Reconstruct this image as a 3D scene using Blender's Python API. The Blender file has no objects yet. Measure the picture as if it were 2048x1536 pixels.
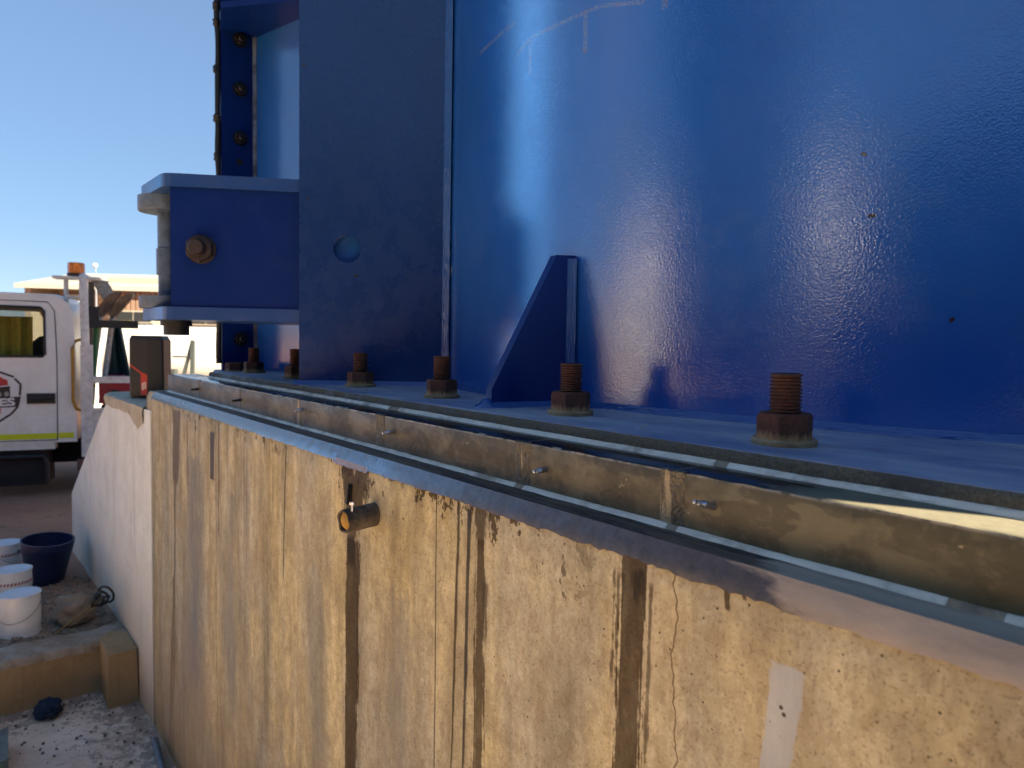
import bpy, bmesh, math, random
from mathutils import Matrix, Vector, noise as mnoise
R = math.radians
random.seed(7)
scn = bpy.context.scene
COL = scn.collection

# ------------------------------------------------------------------ camera
EYE = 1.63                       # eye height above the pit floor (z = 0)
PITCH, ROLL, FPX = 3.25, 1.0, 1420.0
cd = bpy.data.cameras.new('camera'); cam = bpy.data.objects.new('camera', cd); COL.objects.link(cam)
cd.sensor_width = 36.0; cd.lens = 36.0 * FPX / 2048.0
cd.clip_start = 0.02; cd.clip_end = 3000
cam.matrix_world = Matrix.Translation((0, 0, EYE)) @ Matrix.Rotation(R(90 - PITCH), 4, 'X') @ Matrix.Rotation(R(ROLL), 4, 'Z')
cd.dof.use_dof = True; cd.dof.focus_distance = 1.25; cd.dof.aperture_fstop = 7.0
scn.camera = cam
cy = scn.cycles; cy.use_adaptive_sampling = True; cy.adaptive_threshold = 0.02; cy.max_bounces = 6; cy.diffuse_bounces = 3; cy.glossy_bounces = 3; cy.transmission_bounces = 5
cy.caustics_reflective = False; cy.caustics_refractive = False; cy.sample_clamp_indirect = 6.0

# ------------------------------------------------------------------ world and sun
SUN_EL, SUN_AZ = 27.0, -27.0      # azimuth in the XY plane from +X (right of the camera, a little behind it)
sun_dir = Vector((math.cos(R(SUN_AZ)) * math.cos(R(SUN_EL)), math.sin(R(SUN_AZ)) * math.cos(R(SUN_EL)), math.sin(R(SUN_EL))))
w = bpy.data.worlds.new('World'); scn.world = w; w.use_nodes = True
wn = w.node_tree; wn.nodes.clear()
sky = wn.nodes.new('ShaderNodeTexSky'); sky.sky_type = 'NISHITA'; sky.sun_disc = False
sky.sun_elevation = R(SUN_EL); sky.sun_rotation = R(90 - SUN_AZ)
sky.altitude = 1000; sky.air_density = 0.8; sky.dust_density = 0.0; sky.ozone_density = 10.0
bg = wn.nodes.new('ShaderNodeBackground'); bg.inputs[1].default_value = 0.075
wo = wn.nodes.new('ShaderNodeOutputWorld')
gam = wn.nodes.new('ShaderNodeGamma'); gam.inputs[1].default_value = 0.40      # evens out the clear sky from zenith to horizon
hsv = wn.nodes.new('ShaderNodeHueSaturation'); hsv.inputs['Saturation'].default_value = 1.3; hsv.inputs['Hue'].default_value = 0.510
wn.links.new(sky.outputs[0], gam.inputs[0]); wn.links.new(gam.outputs[0], hsv.inputs['Color']); wn.links.new(hsv.outputs[0], bg.inputs[0]); wn.links.new(bg.outputs[0], wo.inputs[0])
sl = bpy.data.lights.new('sun', 'SUN'); sl.energy = 5.0; sl.angle = R(0.55); sl.color = (1.0, 0.93, 0.80)
so = bpy.data.objects.new('sun', sl); COL.objects.link(so)
so.rotation_euler = sun_dir.to_track_quat('Z', 'Y').to_euler(); so.location = sun_dir * 30
vs = scn.view_settings; vs.view_transform = 'Standard'; vs.look = 'None'; vs.gamma = 1.0; vs.use_curve_mapping = False
vs.exposure = 2.7
vs.use_white_balance = True; vs.white_balance_temperature = 7300; vs.white_balance_tint = 10

# ------------------------------------------------------------------ frames
# wall frame: s runs along the wall away from the camera, n runs from the camera into the tank, h is height above the eye
FR = Matrix.Rotation(R(-52), 4, 'Z')
def P(s, n, h): return Vector((-s, n, h + EYE))

# ------------------------------------------------------------------ material helpers
class NB:
    def __init__(self, name):
        self.m = bpy.data.materials.new(name); self.m.use_nodes = True
        self.t = self.m.node_tree; self.t.nodes.clear()
        self.out = self.t.nodes.new('ShaderNodeOutputMaterial')
        self.b = self.t.nodes.new('ShaderNodeBsdfPrincipled')
        self.t.links.new(self.b.outputs[0], self.out.inputs[0])
        self.tc = self.t.nodes.new('ShaderNodeTexCoord')
        self.obj = self.tc.outputs['Object']
    def put(self, sock, v):
        if v is None: return
        if isinstance(v, bpy.types.NodeSocket): self.t.links.new(v, sock)
        elif isinstance(v, (tuple, list)) and len(v) == 3 and sock.type == 'RGBA': sock.default_value = (*v, 1)
        else: sock.default_value = v
    def set(self, **k):
        for a, v in k.items(): self.put(self.b.inputs[a.replace('_', ' ')], v)
        return self
    def m_(self, op, a, b=None, c=None, clamp=False):
        n = self.t.nodes.new('ShaderNodeMath'); n.operation = op; n.use_clamp = clamp
        self.put(n.inputs[0], a); self.put(n.inputs[1], b); self.put(n.inputs[2], c); return n.outputs[0]
    def map(self, v, a, b, c=0.0, d=1.0):
        n = self.t.nodes.new('ShaderNodeMapRange'); n.clamp = True
        for i, x in enumerate((v, a, b, c, d)): self.put(n.inputs[i], x)
        return n.outputs[0]
    def sep(self, v=None):
        n = self.t.nodes.new('ShaderNodeSeparateXYZ'); self.put(n.inputs[0], v or self.obj); return n.outputs
    def comb(self, x, y, z):
        n = self.t.nodes.new('ShaderNodeCombineXYZ')
        for i, q in enumerate((x, y, z)): self.put(n.inputs[i], q)
        return n.outputs[0]
    def scale(self, v, sc):
        n = self.t.nodes.new('ShaderNodeVectorMath'); n.operation = 'MULTIPLY'; self.put(n.inputs[0], v); n.inputs[1].default_value = sc; return n.outputs[0]
    def noise(self, scale, detail=3.0, rough=0.55, vec=None, stretch=None, dist=0.0):
        n = self.t.nodes.new('ShaderNodeTexNoise'); v = vec or self.obj
        if stretch: v = self.scale(v, stretch)
        self.put(n.inputs['Vector'], v); n.inputs['Scale'].default_value = scale; n.inputs['Detail'].default_value = min(detail, 4.5)
        n.inputs['Roughness'].default_value = rough; n.inputs['Distortion'].default_value = dist; return n.outputs[0]
    def voro(self, scale, vec=None, stretch=None, feature='F1'):
        n = self.t.nodes.new('ShaderNodeTexVoronoi'); n.feature = feature; v = vec or self.obj
        if stretch: v = self.scale(v, stretch)
        self.put(n.inputs['Vector'], v); n.inputs['Scale'].default_value = scale; return n.outputs[0]
    def mix(self, f, a, b, blend='MIX'):
        n = self.t.nodes.new('ShaderNodeMix'); n.data_type = 'RGBA'; n.blend_type = blend
        self.put(n.inputs[0], f); self.put(n.inputs[6], a); self.put(n.inputs[7], b); return n.outputs[2]
    def ramp(self, f, stops):
        n = self.t.nodes.new('ShaderNodeValToRGB'); self.put(n.inputs[0], f); e = n.color_ramp.elements
        while len(e) < len(stops): e.new(0.5)
        for i, (p, c) in enumerate(stops): e[i].position = p; e[i].color = (*c, 1)
        return n.outputs[0]
    def bump(self, h, strength=0.3, dist=0.01, normal=None):
        n = self.t.nodes.new('ShaderNodeBump'); n.inputs['Strength'].default_value = strength; n.inputs['Distance'].default_value = dist
        self.put(n.inputs['Height'], h); self.put(n.inputs['Normal'], normal)
        self.t.links.new(n.outputs[0], self.b.inputs['Normal']); return n.outputs[0]

def simple(name, col, rough=0.6, metal=0.0, var=0.25, scale=8.0, bump=0.0, bscale=60.0, **kw):
    n = NB(name); c2 = tuple(max(0, c * (1 - var)) for c in col)
    f = n.noise(scale, 5, 0.6)
    n.set(Base_Color=n.mix(n.map(f, 0.35, 0.68), col, c2), Roughness=rough, Metallic=metal)
    for k, v in kw.items(): n.set(**{k: v})
    if bump: n.bump(n.noise(bscale, 4, 0.6), bump, 0.004)
    return n.m

# blue enamel: glossy, with orange peel
def blue_paint(name, base, rough=0.13, peel=0.25, pscale=210.0, chips=True, extra=None, spec=0.6, dusty=0.14):
    n = NB(name)
    lo = n.noise(2.2, 4, 0.55)
    col = n.mix(n.map(lo, 0.3, 0.7), base, tuple(c * 0.80 for c in base))
    dust = n.noise(14, 6, 0.7)
    col = n.mix(n.m_('MULTIPLY', n.map(dust, 0.5, 0.85), dusty), col, (0.16, 0.17, 0.20))
    if chips:
        ch = n.map(n.noise(26, 2, 0.5), 0.775, 0.785)
        col = n.mix(ch, col, (0.025, 0.018, 0.016))
        sc = n.map(n.noise(30, 2, 0.5, stretch=(1, 1, 0.25)), 0.79, 0.80)
        col = n.mix(sc, col, (0.30, 0.36, 0.45))
    if extra: col = extra(n, col)
    n.set(Base_Color=col, Roughness=n.map(dust, 0.35, 0.8, rough, rough + 0.12), IOR=1.62, Specular_IOR_Level=spec)
    h = n.m_('ADD', n.noise(pscale, 1.5, 0.5), n.m_('MULTIPLY', n.noise(pscale * 0.33, 2, 0.5), 0.18))
    n.bump(h, peel, 0.0022)
    return n.m

BLUE = (0.007, 0.100, 0.420)
def shell_marks(n, col):
    x, y, z = n.sep()
    # arc coordinate measured along the shell, metres; 0 at the point nearest the plate edge
    a = n.m_('MULTIPLY', n.m_('ARCTAN2', x, n.m_('MULTIPLY', y, -1.0)), 1.91)
    grit = n.noise(260, 3, 0.7); br = n.noise(28, 2, 0.5)
    def line(a0, z0, a1, z1, wd, hor=True):
        t = n.map(a, a0, a1) if hor else n.map(z, z0, z1)
        c = n.map(t, 0, 1, z0, z1) if hor else n.map(t, 0, 1, a0, a1)
        d = n.m_('ABSOLUTE', n.m_('SUBTRACT', z if hor else a, c))
        m = n.map(d, wd, wd * 0.6)
        if hor:
            lo, hi = min(a0, a1), max(a0, a1)
            v = a
        else:
            lo, hi = min(z0, z1), max(z0, z1); v = z
        return n.m_('MULTIPLY', m, n.m_('MULTIPLY', n.map(v, lo, lo + 0.003), n.map(v, hi, hi - 0.003)))
    tot = None
    for L in SHELL_LINES:
        q = line(*L); tot = q if tot is None else n.m_('MAXIMUM', tot, q)
    tot = n.m_('MULTIPLY', tot, n.map(grit, 0.42, 0.56))
    rust = n.map(br, 0.56, 0.66)
    return n.mix(n.m_('MULTIPLY', tot, 0.6), col, n.mix(rust, (0.17, 0.21, 0.26), (0.22, 0.11, 0.05)))
ZB = -0.128       # base plate top, relative to the eye
def _shell_a(s): return -math.asin((s - 1.11) / 1.91) * 1.91
SHELL_LINES = []  # (arc, z, arc, z, half width, horizontal?) with z above the plate; filled below
for (s0, h0, s1, h1, wd, hor) in [(1.520, 0.736, 1.335, 0.742, 0.006, True), (1.325, 0.664, 1.270, 0.684, 0.006, True), (1.270, 0.684, 1.04, 0.672, 0.0055, True), (1.04, 0.672, 0.93, 0.642, 0.005, True),
                                  (1.270, 0.686, 1.268, 0.603, 0.0075, False), (1.085, 0.672, 1.083, 0.591, 0.0075, False), (0.888, 0.640, 0.888, 0.615, 0.008, False)]:
    SHELL_LINES.append((_shell_a(s0), h0 - ZB, _shell_a(s1), h1 - ZB, wd, hor))
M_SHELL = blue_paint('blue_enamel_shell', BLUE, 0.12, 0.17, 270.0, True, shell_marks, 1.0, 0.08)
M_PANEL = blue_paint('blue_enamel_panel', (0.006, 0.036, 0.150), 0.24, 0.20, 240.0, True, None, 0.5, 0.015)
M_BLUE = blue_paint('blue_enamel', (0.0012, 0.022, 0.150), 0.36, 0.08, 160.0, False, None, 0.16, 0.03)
M_EDGE = blue_paint('blue_enamel_skylit_edge', (0.010, 0.060, 0.23), 0.30, 0.08, 160.0, False)  # lighter copy of the enamel, skylight on the bracket plates put into the colour
M_WEB = blue_paint('blue_enamel_skylit_web', (0.016, 0.125, 0.46), 0.14, 0.05, 120.0, False, None, 1.0)  # brightened enamel copy, the sky reflection is partly put into the colour
M_WELD = blue_paint('blue_enamel_weld', (0.014, 0.085, 0.30), 0.18, 0.5, 90.0, False)
def plate_dust(n, col):
    d = n.map(n.noise(7, 6, 0.65, stretch=(0.5, 1.3, 1)), 0.30, 0.62)
    col = n.mix(n.m_('MULTIPLY', d, 0.88), col, (0.46, 0.46, 0.47))
    return n.mix(n.map(n.noise(22, 3, 0.6, stretch=(0.35, 1, 1)), 0.70, 0.74, 0, 0.8), col, (0.17, 0.14, 0.10))
M_PLATE = blue_paint('dusty_blue_plate', (0.08, 0.14, 0.30), 0.48, 0.10, 90.0, True, plate_dust)
M_FWELD = simple('patchy_blue_weld', (0.16, 0.20, 0.28), 0.3, 0, 0.85, 18, 0.5, 60)
M_COLLAR = simple('blue_grey_steel', (0.105, 0.155, 0.235), 0.5, 0.1, 0.5, 25, 0.15)
M_GREYSTEEL = simple('weathered_grey_steel', (0.16, 0.18, 0.21), 0.55, 0.2, 0.4, 25, 0.15)

def rust_mat(name, base=(0.135, 0.048, 0.026), tan=True, zlo=-0.002, zhi=0.010):
    n = NB(name); f = n.noise(90, 5, 0.65)
    col = n.mix(n.map(f, 0.35, 0.7), base, tuple(c * 0.45 for c in base))
    if tan:
        z = n.sep()[2]
        k = n.m_('ADD', z, n.m_('MULTIPLY', n.m_('SUBTRACT', n.noise(160, 3, 0.6, stretch=(1, 1, 0.25)), 0.5), 0.022))
        col = n.mix(n.map(k, zhi, zlo), col, (0.46, 0.27, 0.12))
    n.set(Base_Color=col, Roughness=0.85); n.bump(n.noise(500, 4, 0.7), 0.5, 0.001); return n.m
M_RUST = rust_mat('rust'); M_RUSTSTUD = rust_mat('rust_stud', (0.150, 0.056, 0.032), False)
M_WASHER = simple('dusty_washer', (0.44, 0.30, 0.165), 0.9, 0, 0.45, 70, 0.3, 300)
M_DARKBOLT = simple('dark_steel_bolt', (0.016, 0.016, 0.018), 0.42, 0.3, 0.4, 60, 0.2, 300)
M_BROWNBOLT = simple('brown_steel_bolt', (0.048, 0.030, 0.027), 0.55, 0.2, 0.4, 60, 0.3, 300)
M_ZINC = simple('zinc', (0.45, 0.47, 0.52), 0.28, 0.9, 0.3, 60)
M_BLACK = simple('black_rubber', (0.012, 0.012, 0.013), 0.55, 0, 0.3, 20)

# ------------------------------------------------------------------ concrete wall with its stains
def wall_mat():
    n = NB('stained_concrete'); x, y, z = n.sep()
    s = n.m_('MULTIPLY', x, -1.0); h = n.m_('SUBTRACT', z, EYE)
    wob = n.m_('SUBTRACT', n.noise(9, 5, 0.65, stretch=(0.6, 1, 0.6)), 0.5)
    fine = n.m_('SUBTRACT', n.noise(60, 5, 0.7, stretch=(1.3, 1, 0.25)), 0.5)
    frg = n.m_('SUBTRACT', n.noise(170, 3, 0.65, stretch=(1, 1, 0.022)), 0.5)
    fin2 = n.m_('SUBTRACT', n.noise(170, 4, 0.7, stretch=(1, 1, 0.5)), 0.5)
    big = n.noise(1.7, 4, 0.6, stretch=(2.2, 1, 0.55), dist=0.3)
    mid = n.noise(14, 6, 0.66, stretch=(1.6, 1, 0.35))
    fin = n.noise(95, 5, 0.7)
    tan = n.mix(n.map(mid, 0.42, 0.60), (0.64, 0.52, 0.275), (0.50, 0.395, 0.195))
    och = n.mix(n.map(n.noise(3.2, 5, 0.65, stretch=(1.6, 1, 0.8)), 0.52, 0.72), tan, (0.53, 0.37, 0.15))
    grey = n.mix(n.map(mid, 0.40, 0.62), (0.43, 0.405, 0.32), (0.30, 0.285, 0.23))
    gfac = n.m_('ADD', n.m_('MULTIPLY', n.map(big, 0.42, 0.60, 0, 0.85), n.map(s, 0.5, 1.6, 0.65, 1.0)), n.map(s, 1.5, 3.0, 0, 0.5), clamp=True)
    col = n.mix(gfac, och, grey)
    # pale laitance speckle and grain
    col = n.mix(n.map(fin, 0.50, 0.68, 0, 0.45), col, (0.66, 0.58, 0.42))
    col = n.mix(n.map(n.noise(34, 6, 0.7, stretch=(1, 1, 0.5)), 0.52, 0.75, 0, 0.35), col, (0.30, 0.255, 0.19))
    streak = n.noise(42, 4, 0.6, stretch=(1, 1, 0.05))
    sf = n.map(s, 0.7, 1.9, 0.25, 1.0)
    col = n.mix(n.m_('MULTIPLY', n.map(streak, 0.55, 0.70, 0, 0.60), sf), col, (0.20, 0.165, 0.11))
    col = n.mix(n.m_('MULTIPLY', n.map(n.noise(30, 4, 0.6, stretch=(1, 1, 0.04)), 0.58, 0.70, 0, 0.45), sf), col, (0.64, 0.56, 0.40))
    col = n.mix(n.map(n.noise(7, 6, 0.72), 0.48, 0.64, 0, 0.55), col, (0.38, 0.30, 0.18))
    col = n.mix(n.map(n.noise(45, 5, 0.75, stretch=(1, 1, 0.6)), 0.47, 0.62, 0, 0.60), col, (0.33, 0.25, 0.15))
    col = n.mix(n.map(n.noise(240, 3, 0.7), 0.54, 0.68, 0, 0.65), col, (0.20, 0.145, 0.085))
    shade = n.m_('MULTIPLY', n.map(n.noise(5.0, 4, 0.6, stretch=(1.8, 1, 0.22)), 0.34, 0.64, 0.70, 1.12), n.map(n.noise(20, 4, 0.7, stretch=(1, 1, 0.7)), 0.32, 0.66, 0.84, 1.10))
    vm = n.t.nodes.new('ShaderNodeVectorMath'); vm.operation = 'SCALE'; n.put(vm.inputs[0], col); n.put(vm.inputs['Scale'], shade); col = vm.outputs[0]      # weathering tone
    # slate-grey damp runs on the far half
    def band(s0, s1, h0, h1, w0, w1, e=0.004, wb=0.02, fb=0.02, ends=0.02):
        t = n.map(h, h0, h1); c = n.map(t, 0, 1, s0, s1); wd = n.map(t, 0, 1, w0, w1)
        d = n.m_('SUBTRACT', s, c); d = n.m_('ADD', d, n.m_('MULTIPLY', wob, wb)); d = n.m_('ABSOLUTE', d)
        d = n.m_('ADD', d, n.m_('MULTIPLY', fine, fb * 1.6)); d = n.m_('ADD', d, n.m_('MULTIPLY', fin2, fb * 0.8)); d = n.m_('ADD', d, n.m_('MULTIPLY', frg, min(0.03, fb * 2.2))); d = n.m_('SUBTRACT', d, wd)
        m = n.map(d, e, -e); hh = n.m_('ADD', h, n.m_('MULTIPLY', fine, fb * 2))
        m = n.m_('MULTIPLY', m, n.map(hh, h0 + 0.004, h0 - 0.004))
        return n.m_('MULTIPLY', m, n.map(hh, h1, h1 + ends))
    for b, c, k in [
        (band(2.55, 2.56, -0.40, -1.45, 0.05, 0.16, 0.10, 0.2, 0.06, 0.3), (0.17, 0.175, 0.18), 0.90),
        (band(2.12, 2.13, -0.45, -1.30, 0.02, 0.07, 0.06, 0.2, 0.06, 0.3), (0.19, 0.19, 0.185), 0.80),
        (band(1.50, 1.50, -0.50, -1.20, 0.01, 0.05, 0.05, 0.2, 0.08, 0.3), (0.20, 0.195, 0.175), 0.65),
        (band(1.12, 1.12, -0.45, -1.00, 0.02, 0.05, 0.04, 0.2, 0.08, 0.2), (0.22, 0.21, 0.18), 0.65)]:
        col = n.mix(n.m_('MULTIPLY', b, k), col, c)
    wet = None; inner = n.m_('MULTIPLY', n.map(n.noise(38, 5, 0.7, stretch=(1, 1, 0.3)), 0.30, 0.60, 0.88, 1.0), n.map(fin, 0.25, 0.55, 0.92, 1.0))
    BR, DK = (0.040, 0.022, 0.008), (0.012, 0.009, 0.006)
    for args, c, k in [
        # brown run near the far corner, thinning downwards
        ((2.775, 2.80, -0.262, -0.54, 0.060, 0.040, 0.006, 0.03, 0.02), (0.105, 0.080, 0.058), 0.9),
        ((2.80, 2.875, -0.50, -1.63, 0.012, 0.010, 0.004, 0.03, 0.016), (0.10, 0.075, 0.05), 0.85),
        ((2.84, 2.93, -0.90, -1.63, 0.012, 0.030, 0.006, 0.05, 0.03), (0.09, 0.065, 0.042), 0.8),
        ((3.05, 3.06, -0.262, -0.50, 0.004, 0.003, 0.003, 0.0, 0.006), DK, 0.7),
        ((2.62, 2.62, -0.262, -0.60, 0.006, 0.003, 0.003, 0.01, 0.012), DK, 0.7),
        # slot-like dark mark
        ((2.316, 2.322, -0.292, -0.445, 0.022, 0.018, 0.002, 0.0, 0.0, 0.004), (0.040, 0.043, 0.060), 0.95),
        ((2.245, 2.255, -0.258, -0.62, 0.007, 0.004, 0.003, 0.008, 0.012), (0.06, 0.042, 0.028), 0.9),
        ((2.00, 2.00, -0.26, -0.56, 0.004, 0.002, 0.002, 0.0, 0.008), (0.12, 0.08, 0.05), 0.7),
        ((1.677, 1.701, -0.254, -0.60, 0.0035, 0.0022, 0.0015, 0.004, 0.004), DK, 0.95),
        # wide brown run under the pipe stub
        ((1.300, 1.312, -0.245, -0.40, 0.072, 0.026, 0.008, 0.06, 0.075), BR, 0.92),
        ((1.312, 1.328, -0.40, -1.60, 0.031, 0.024, 0.0025, 0.030, 0.014), (0.044, 0.026, 0.010), 0.96),
        ((1.318, 1.315, -0.39, -0.47, 0.022, 0.016, 0.004, 0.04, 0.03), DK, 0.9),
        ((1.285, 1.292, -0.42, -0.85, 0.004, 0.003, 0.002, 0.01, 0.010), BR, 0.9),
        # three thin runs and a streaky band
        ((0.925, 0.943, -0.250, -0.75, 0.0042, 0.0022, 0.0012, 0.006, 0.003), (0.045, 0.028, 0.012), 0.95),
        ((0.896, 0.908, -0.256, -0.75, 0.0046, 0.0032, 0.0012, 0.004, 0.003), (0.034, 0.030, 0.028), 0.97),
        ((0.862, 0.872, -0.246, -0.33, 0.026, 0.006, 0.004, 0.03, 0.035), BR, 0.9),
        ((0.866, 0.866, -0.30, -0.75, 0.009, 0.014, 0.002, 0.016, 0.014), BR, 0.88),
        ((0.850, 0.852, -0.36, -0.46, 0.008, 0.003, 0.003, 0.02, 0.014), (0.06, 0.042, 0.025), 0.8),
        ((0.995, 0.998, -0.26, -0.80, 0.0015, 0.0015, 0.001, 0.0, 0.0), (0.20, 0.175, 0.14), 0.6),
        # widest run
        ((0.556, 0.563, -0.240, -0.56, 0.019, 0.0215, 0.0018, 0.010, 0.013), (0.044, 0.025, 0.010), 0.95),
        ((0.581, 0.587, -0.270, -0.42, 0.005, 0.003, 0.0018, 0.01, 0.014), BR, 0.8),
        ((0.531, 0.537, -0.275, -0.52, 0.0035, 0.002, 0.0015, 0.01, 0.012), BR, 0.75),
        ((0.553, 0.554, -0.262, -0.31, 0.009, 0.005, 0.004, 0.02, 0.02), DK, 0.75),
        ((0.429, 0.427, -0.245, -0.273, 0.0040, 0.0022, 0.001, 0.002, 0.002, 0.003), (0.05, 0.028, 0.012), 0.95),
        ((0.410, 0.407, -0.245, -0.256, 0.003, 0.002, 0.001, 0.002, 0.002, 0.003), (0.07, 0.04, 0.018), 0.9)]:
        b = band(*args); col = n.mix(n.m_('MULTIPLY', n.m_('MULTIPLY', b, k), inner), col, c); wet = b if wet is None else n.m_('MAXIMUM', wet, b)
    # splatter hanging from the coping
    top = n.map(h, -0.36, -0.245)
    sp = n.m_('ADD', n.noise(26, 4, 0.7, stretch=(1, 1, 0.7)), n.m_('MULTIPLY', top, 0.16))
    spm = n.m_('MULTIPLY', n.map(sp, 0.690, 0.715), n.m_('MULTIPLY', n.m_('MULTIPLY', n.map(h, -0.40, -0.33), n.map(s, 0.60, 0.70)), n.map(n.noise(2.4, 2, 0.5), 0.43, 0.55)))
    col = n.mix(n.m_('MULTIPLY', spm, 0.85), col, BR)
    # pinholes, rusty freckles near the camera
    vo = n.voro(58); col = n.mix(n.m_('MULTIPLY', n.map(vo, 0.10, 0.05, 0, 0.85), n.map(n.noise(6, 2, 0.5), 0.46, 0.54)), col, (0.05, 0.035, 0.022))
    v2 = n.voro(48, stretch=(1, 1, 0.8)); col = n.mix(n.m_('MULTIPLY', n.map(v2, 0.14, 0.03, 0, 0.6), n.m_('MULTIPLY', n.map(s, 0.50, 0.36), n.map(n.noise(8, 2, 0.5), 0.36, 0.48))), col, (0.16, 0.075, 0.026))
    # hairline crack
    cx = n.m_('ADD', 0.492, n.m_('MULTIPLY', n.m_('SUBTRACT', n.noise(11, 4, 0.6, vec=n.comb(0.3, 0.7, z)), 0.5), 0.055))
    cr = n.m_('MULTIPLY', n.map(n.m_('ABSOLUTE', n.m_('SUBTRACT', s, cx)), 0.0013, 0.0004), n.map(h, -0.245, -0.25))
    col = n.mix(n.m_('MULTIPLY', cr, 0.8), col, (0.13, 0.07, 0.03))
    # grout repair patch near the camera
    c = n.map(h, -0.29, -0.60, 0.356, 0.385)
    pd = n.m_('SUBTRACT', n.m_('ADD', n.m_('ABSOLUTE', n.m_('SUBTRACT', s, c)), n.m_('ADD', n.m_('MULTIPLY', wob, 0.014), n.m_('ADD', n.m_('MULTIPLY', fine, 0.012), n.m_('MULTIPLY', fin2, 0.008)))), 0.018)
    pm = n.m_('MULTIPLY', n.map(pd, 0.0012, -0.0012), n.map(n.m_('ADD', h, n.m_('MULTIPLY', fine, 0.006)), -0.303, -0.306))
    pcol = n.mix(n.map(mid, 0.35, 0.65), (0.43, 0.43, 0.41), (0.33, 0.325, 0.305))
    col = n.mix(n.m_('MULTIPLY', pm, 0.92), col, n.mix(n.map(vo, 0.16, 0.10), pcol, (0.06, 0.045, 0.035)))
    # red dust at the foot
    col = n.mix(n.m_('MULTIPLY', n.map(n.m_('ADD', h, n.m_('MULTIPLY', wob, 0.5)), -0.95, -1.6), 0.7), col, (0.36, 0.215, 0.105))
    n.set(Base_Color=col, Roughness=n.map(wet, 0, 1, 0.85, 0.60), Specular_IOR_Level=0.12)
    hgt = n.m_('ADD', n.m_('MULTIPLY', fin, 0.5), n.m_('MULTIPLY', n.map(vo, 0.10, 0.04), -1.2))
    hgt = n.m_('ADD', hgt, n.m_('MULTIPLY', cr, -1.0)); hgt = n.m_('ADD', hgt, n.m_('MULTIPLY', mid, 0.6))
    n.bump(hgt, 0.55, 0.003)
    return n.m
M_WALL = wall_mat()

def conc(name, c1, c2, scale=6, rough=0.88, foot=None, bump=0.4):
    n = NB(name); a = n.noise(scale, 6, 0.68); b = n.noise(scale * 9, 5, 0.7); st = n.noise(scale * 5, 4, 0.6, stretch=(1, 1, 0.06))
    col = n.mix(n.map(a, 0.32, 0.68), c1, c2)
    col = n.mix(n.map(st, 0.55, 0.75, 0, 0.4), col, tuple(v * 0.55 for v in c2))
    col = n.mix(n.map(b, 0.52, 0.78, 0, 0.4), col, tuple(min(1, v * 1.35) for v in c1))
    if foot:
        z = n.sep()[2]; col = n.mix(n.map(n.m_('ADD', z, n.m_('MULTIPLY', a, 0.3)), foot[1] + 0.2, foot[0] + 0.1, 0, 0.75), col, foot[2])
    n.set(Base_Color=col, Roughness=rough, Specular_IOR_Level=0.3)
    n.bump(n.m_('ADD', b, n.m_('MULTIPLY', n.noise(scale * 30, 4, 0.7), 0.6)), bump, 0.005); return n.m
M_WING = conc('pale_concrete', (0.76, 0.76, 0.70), (0.60, 0.60, 0.545), 5, 0.88, (0.05, 0.75, (0.42, 0.26, 0.13)), 0.3)
M_ROUGHTOP = conc('rough_mortar', (0.55, 0.48, 0.36), (0.38, 0.33, 0.24), 12, 0.92, None, 0.9)
M_KERB = conc('tan_concrete', (0.40, 0.265, 0.135), (0.31, 0.195, 0.095), 5, 0.9, None, 0.5)
M_KERBTOP = conc('chalky_concrete', (0.42, 0.36, 0.29), (0.24, 0.175, 0.12), 9, 0.95, None, 0.9)

# dark wet coating on the coping: glossy, fading to bare cement towards the camera
def coat_mat():
    n = NB('wet_coating'); x, y, z = n.sep(); s = n.m_('MULTIPLY', x, -1.0)
    f1 = n.noise(16, 5, 0.65, stretch=(0.4, 1.4, 1)); f2 = n.noise(70, 5, 0.7)
    wetm = n.map(n.m_('ADD', s, n.m_('MULTIPLY', n.m_('SUBTRACT', f1, 0.5), 0.30)), 0.365, 0.405)
    bare = n.m_('MULTIPLY', n.map(n.noise(7.5, 7, 0.78), 0.66, 0.70), n.map(s, 3.0, 1.0, 0.6, 1))
    wetm = n.m_('MULTIPLY', wetm, n.m_('SUBTRACT', 1.0, n.m_('MULTIPLY', bare, 0.0)))
    dark = n.mix(n.map(f2, 0.4, 0.7), (0.075, 0.062, 0.058), (0.040, 0.033, 0.031))
    cem = n.mix(n.map(f1, 0.35, 0.65), (0.40, 0.325, 0.255), (0.27, 0.22, 0.175))
    top = n.map(y, 0.6335, 0.6355)
    dark = n.mix(n.m_('MULTIPLY', top, n.map(n.noise(26, 5, 0.7, stretch=(0.25, 1.6, 1)), 0.45, 0.62)), dark, (0.16, 0.115, 0.082))
    n.set(Base_Color=n.mix(wetm, cem, dark), Roughness=n.m_('ADD', n.m_('ADD', n.map(wetm, 0, 1, 0.75, 0.22), n.m_('MULTIPLY', top, 0.32)), n.map(s, 1.5, 0.8, 0, 0.12)), IOR=n.map(n.m_('ADD', s, n.m_('MULTIPLY', n.m_('SUBTRACT', f1, 0.5), 1.6)), 0.9, 1.7, 1.42, 2.15), Specular_IOR_Level=n.map(n.m_('MULTIPLY', wetm, n.m_('SUBTRACT', 1.0, top)), 0, 1, 0.16, 0.60))
    n.bump(n.m_('ADD', n.noise(55, 4, 0.6, stretch=(0.6, 1, 1)), n.m_('MULTIPLY', f2, 0.5)), 0.22, 0.004); return n.m
M_COAT = coat_mat()
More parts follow.
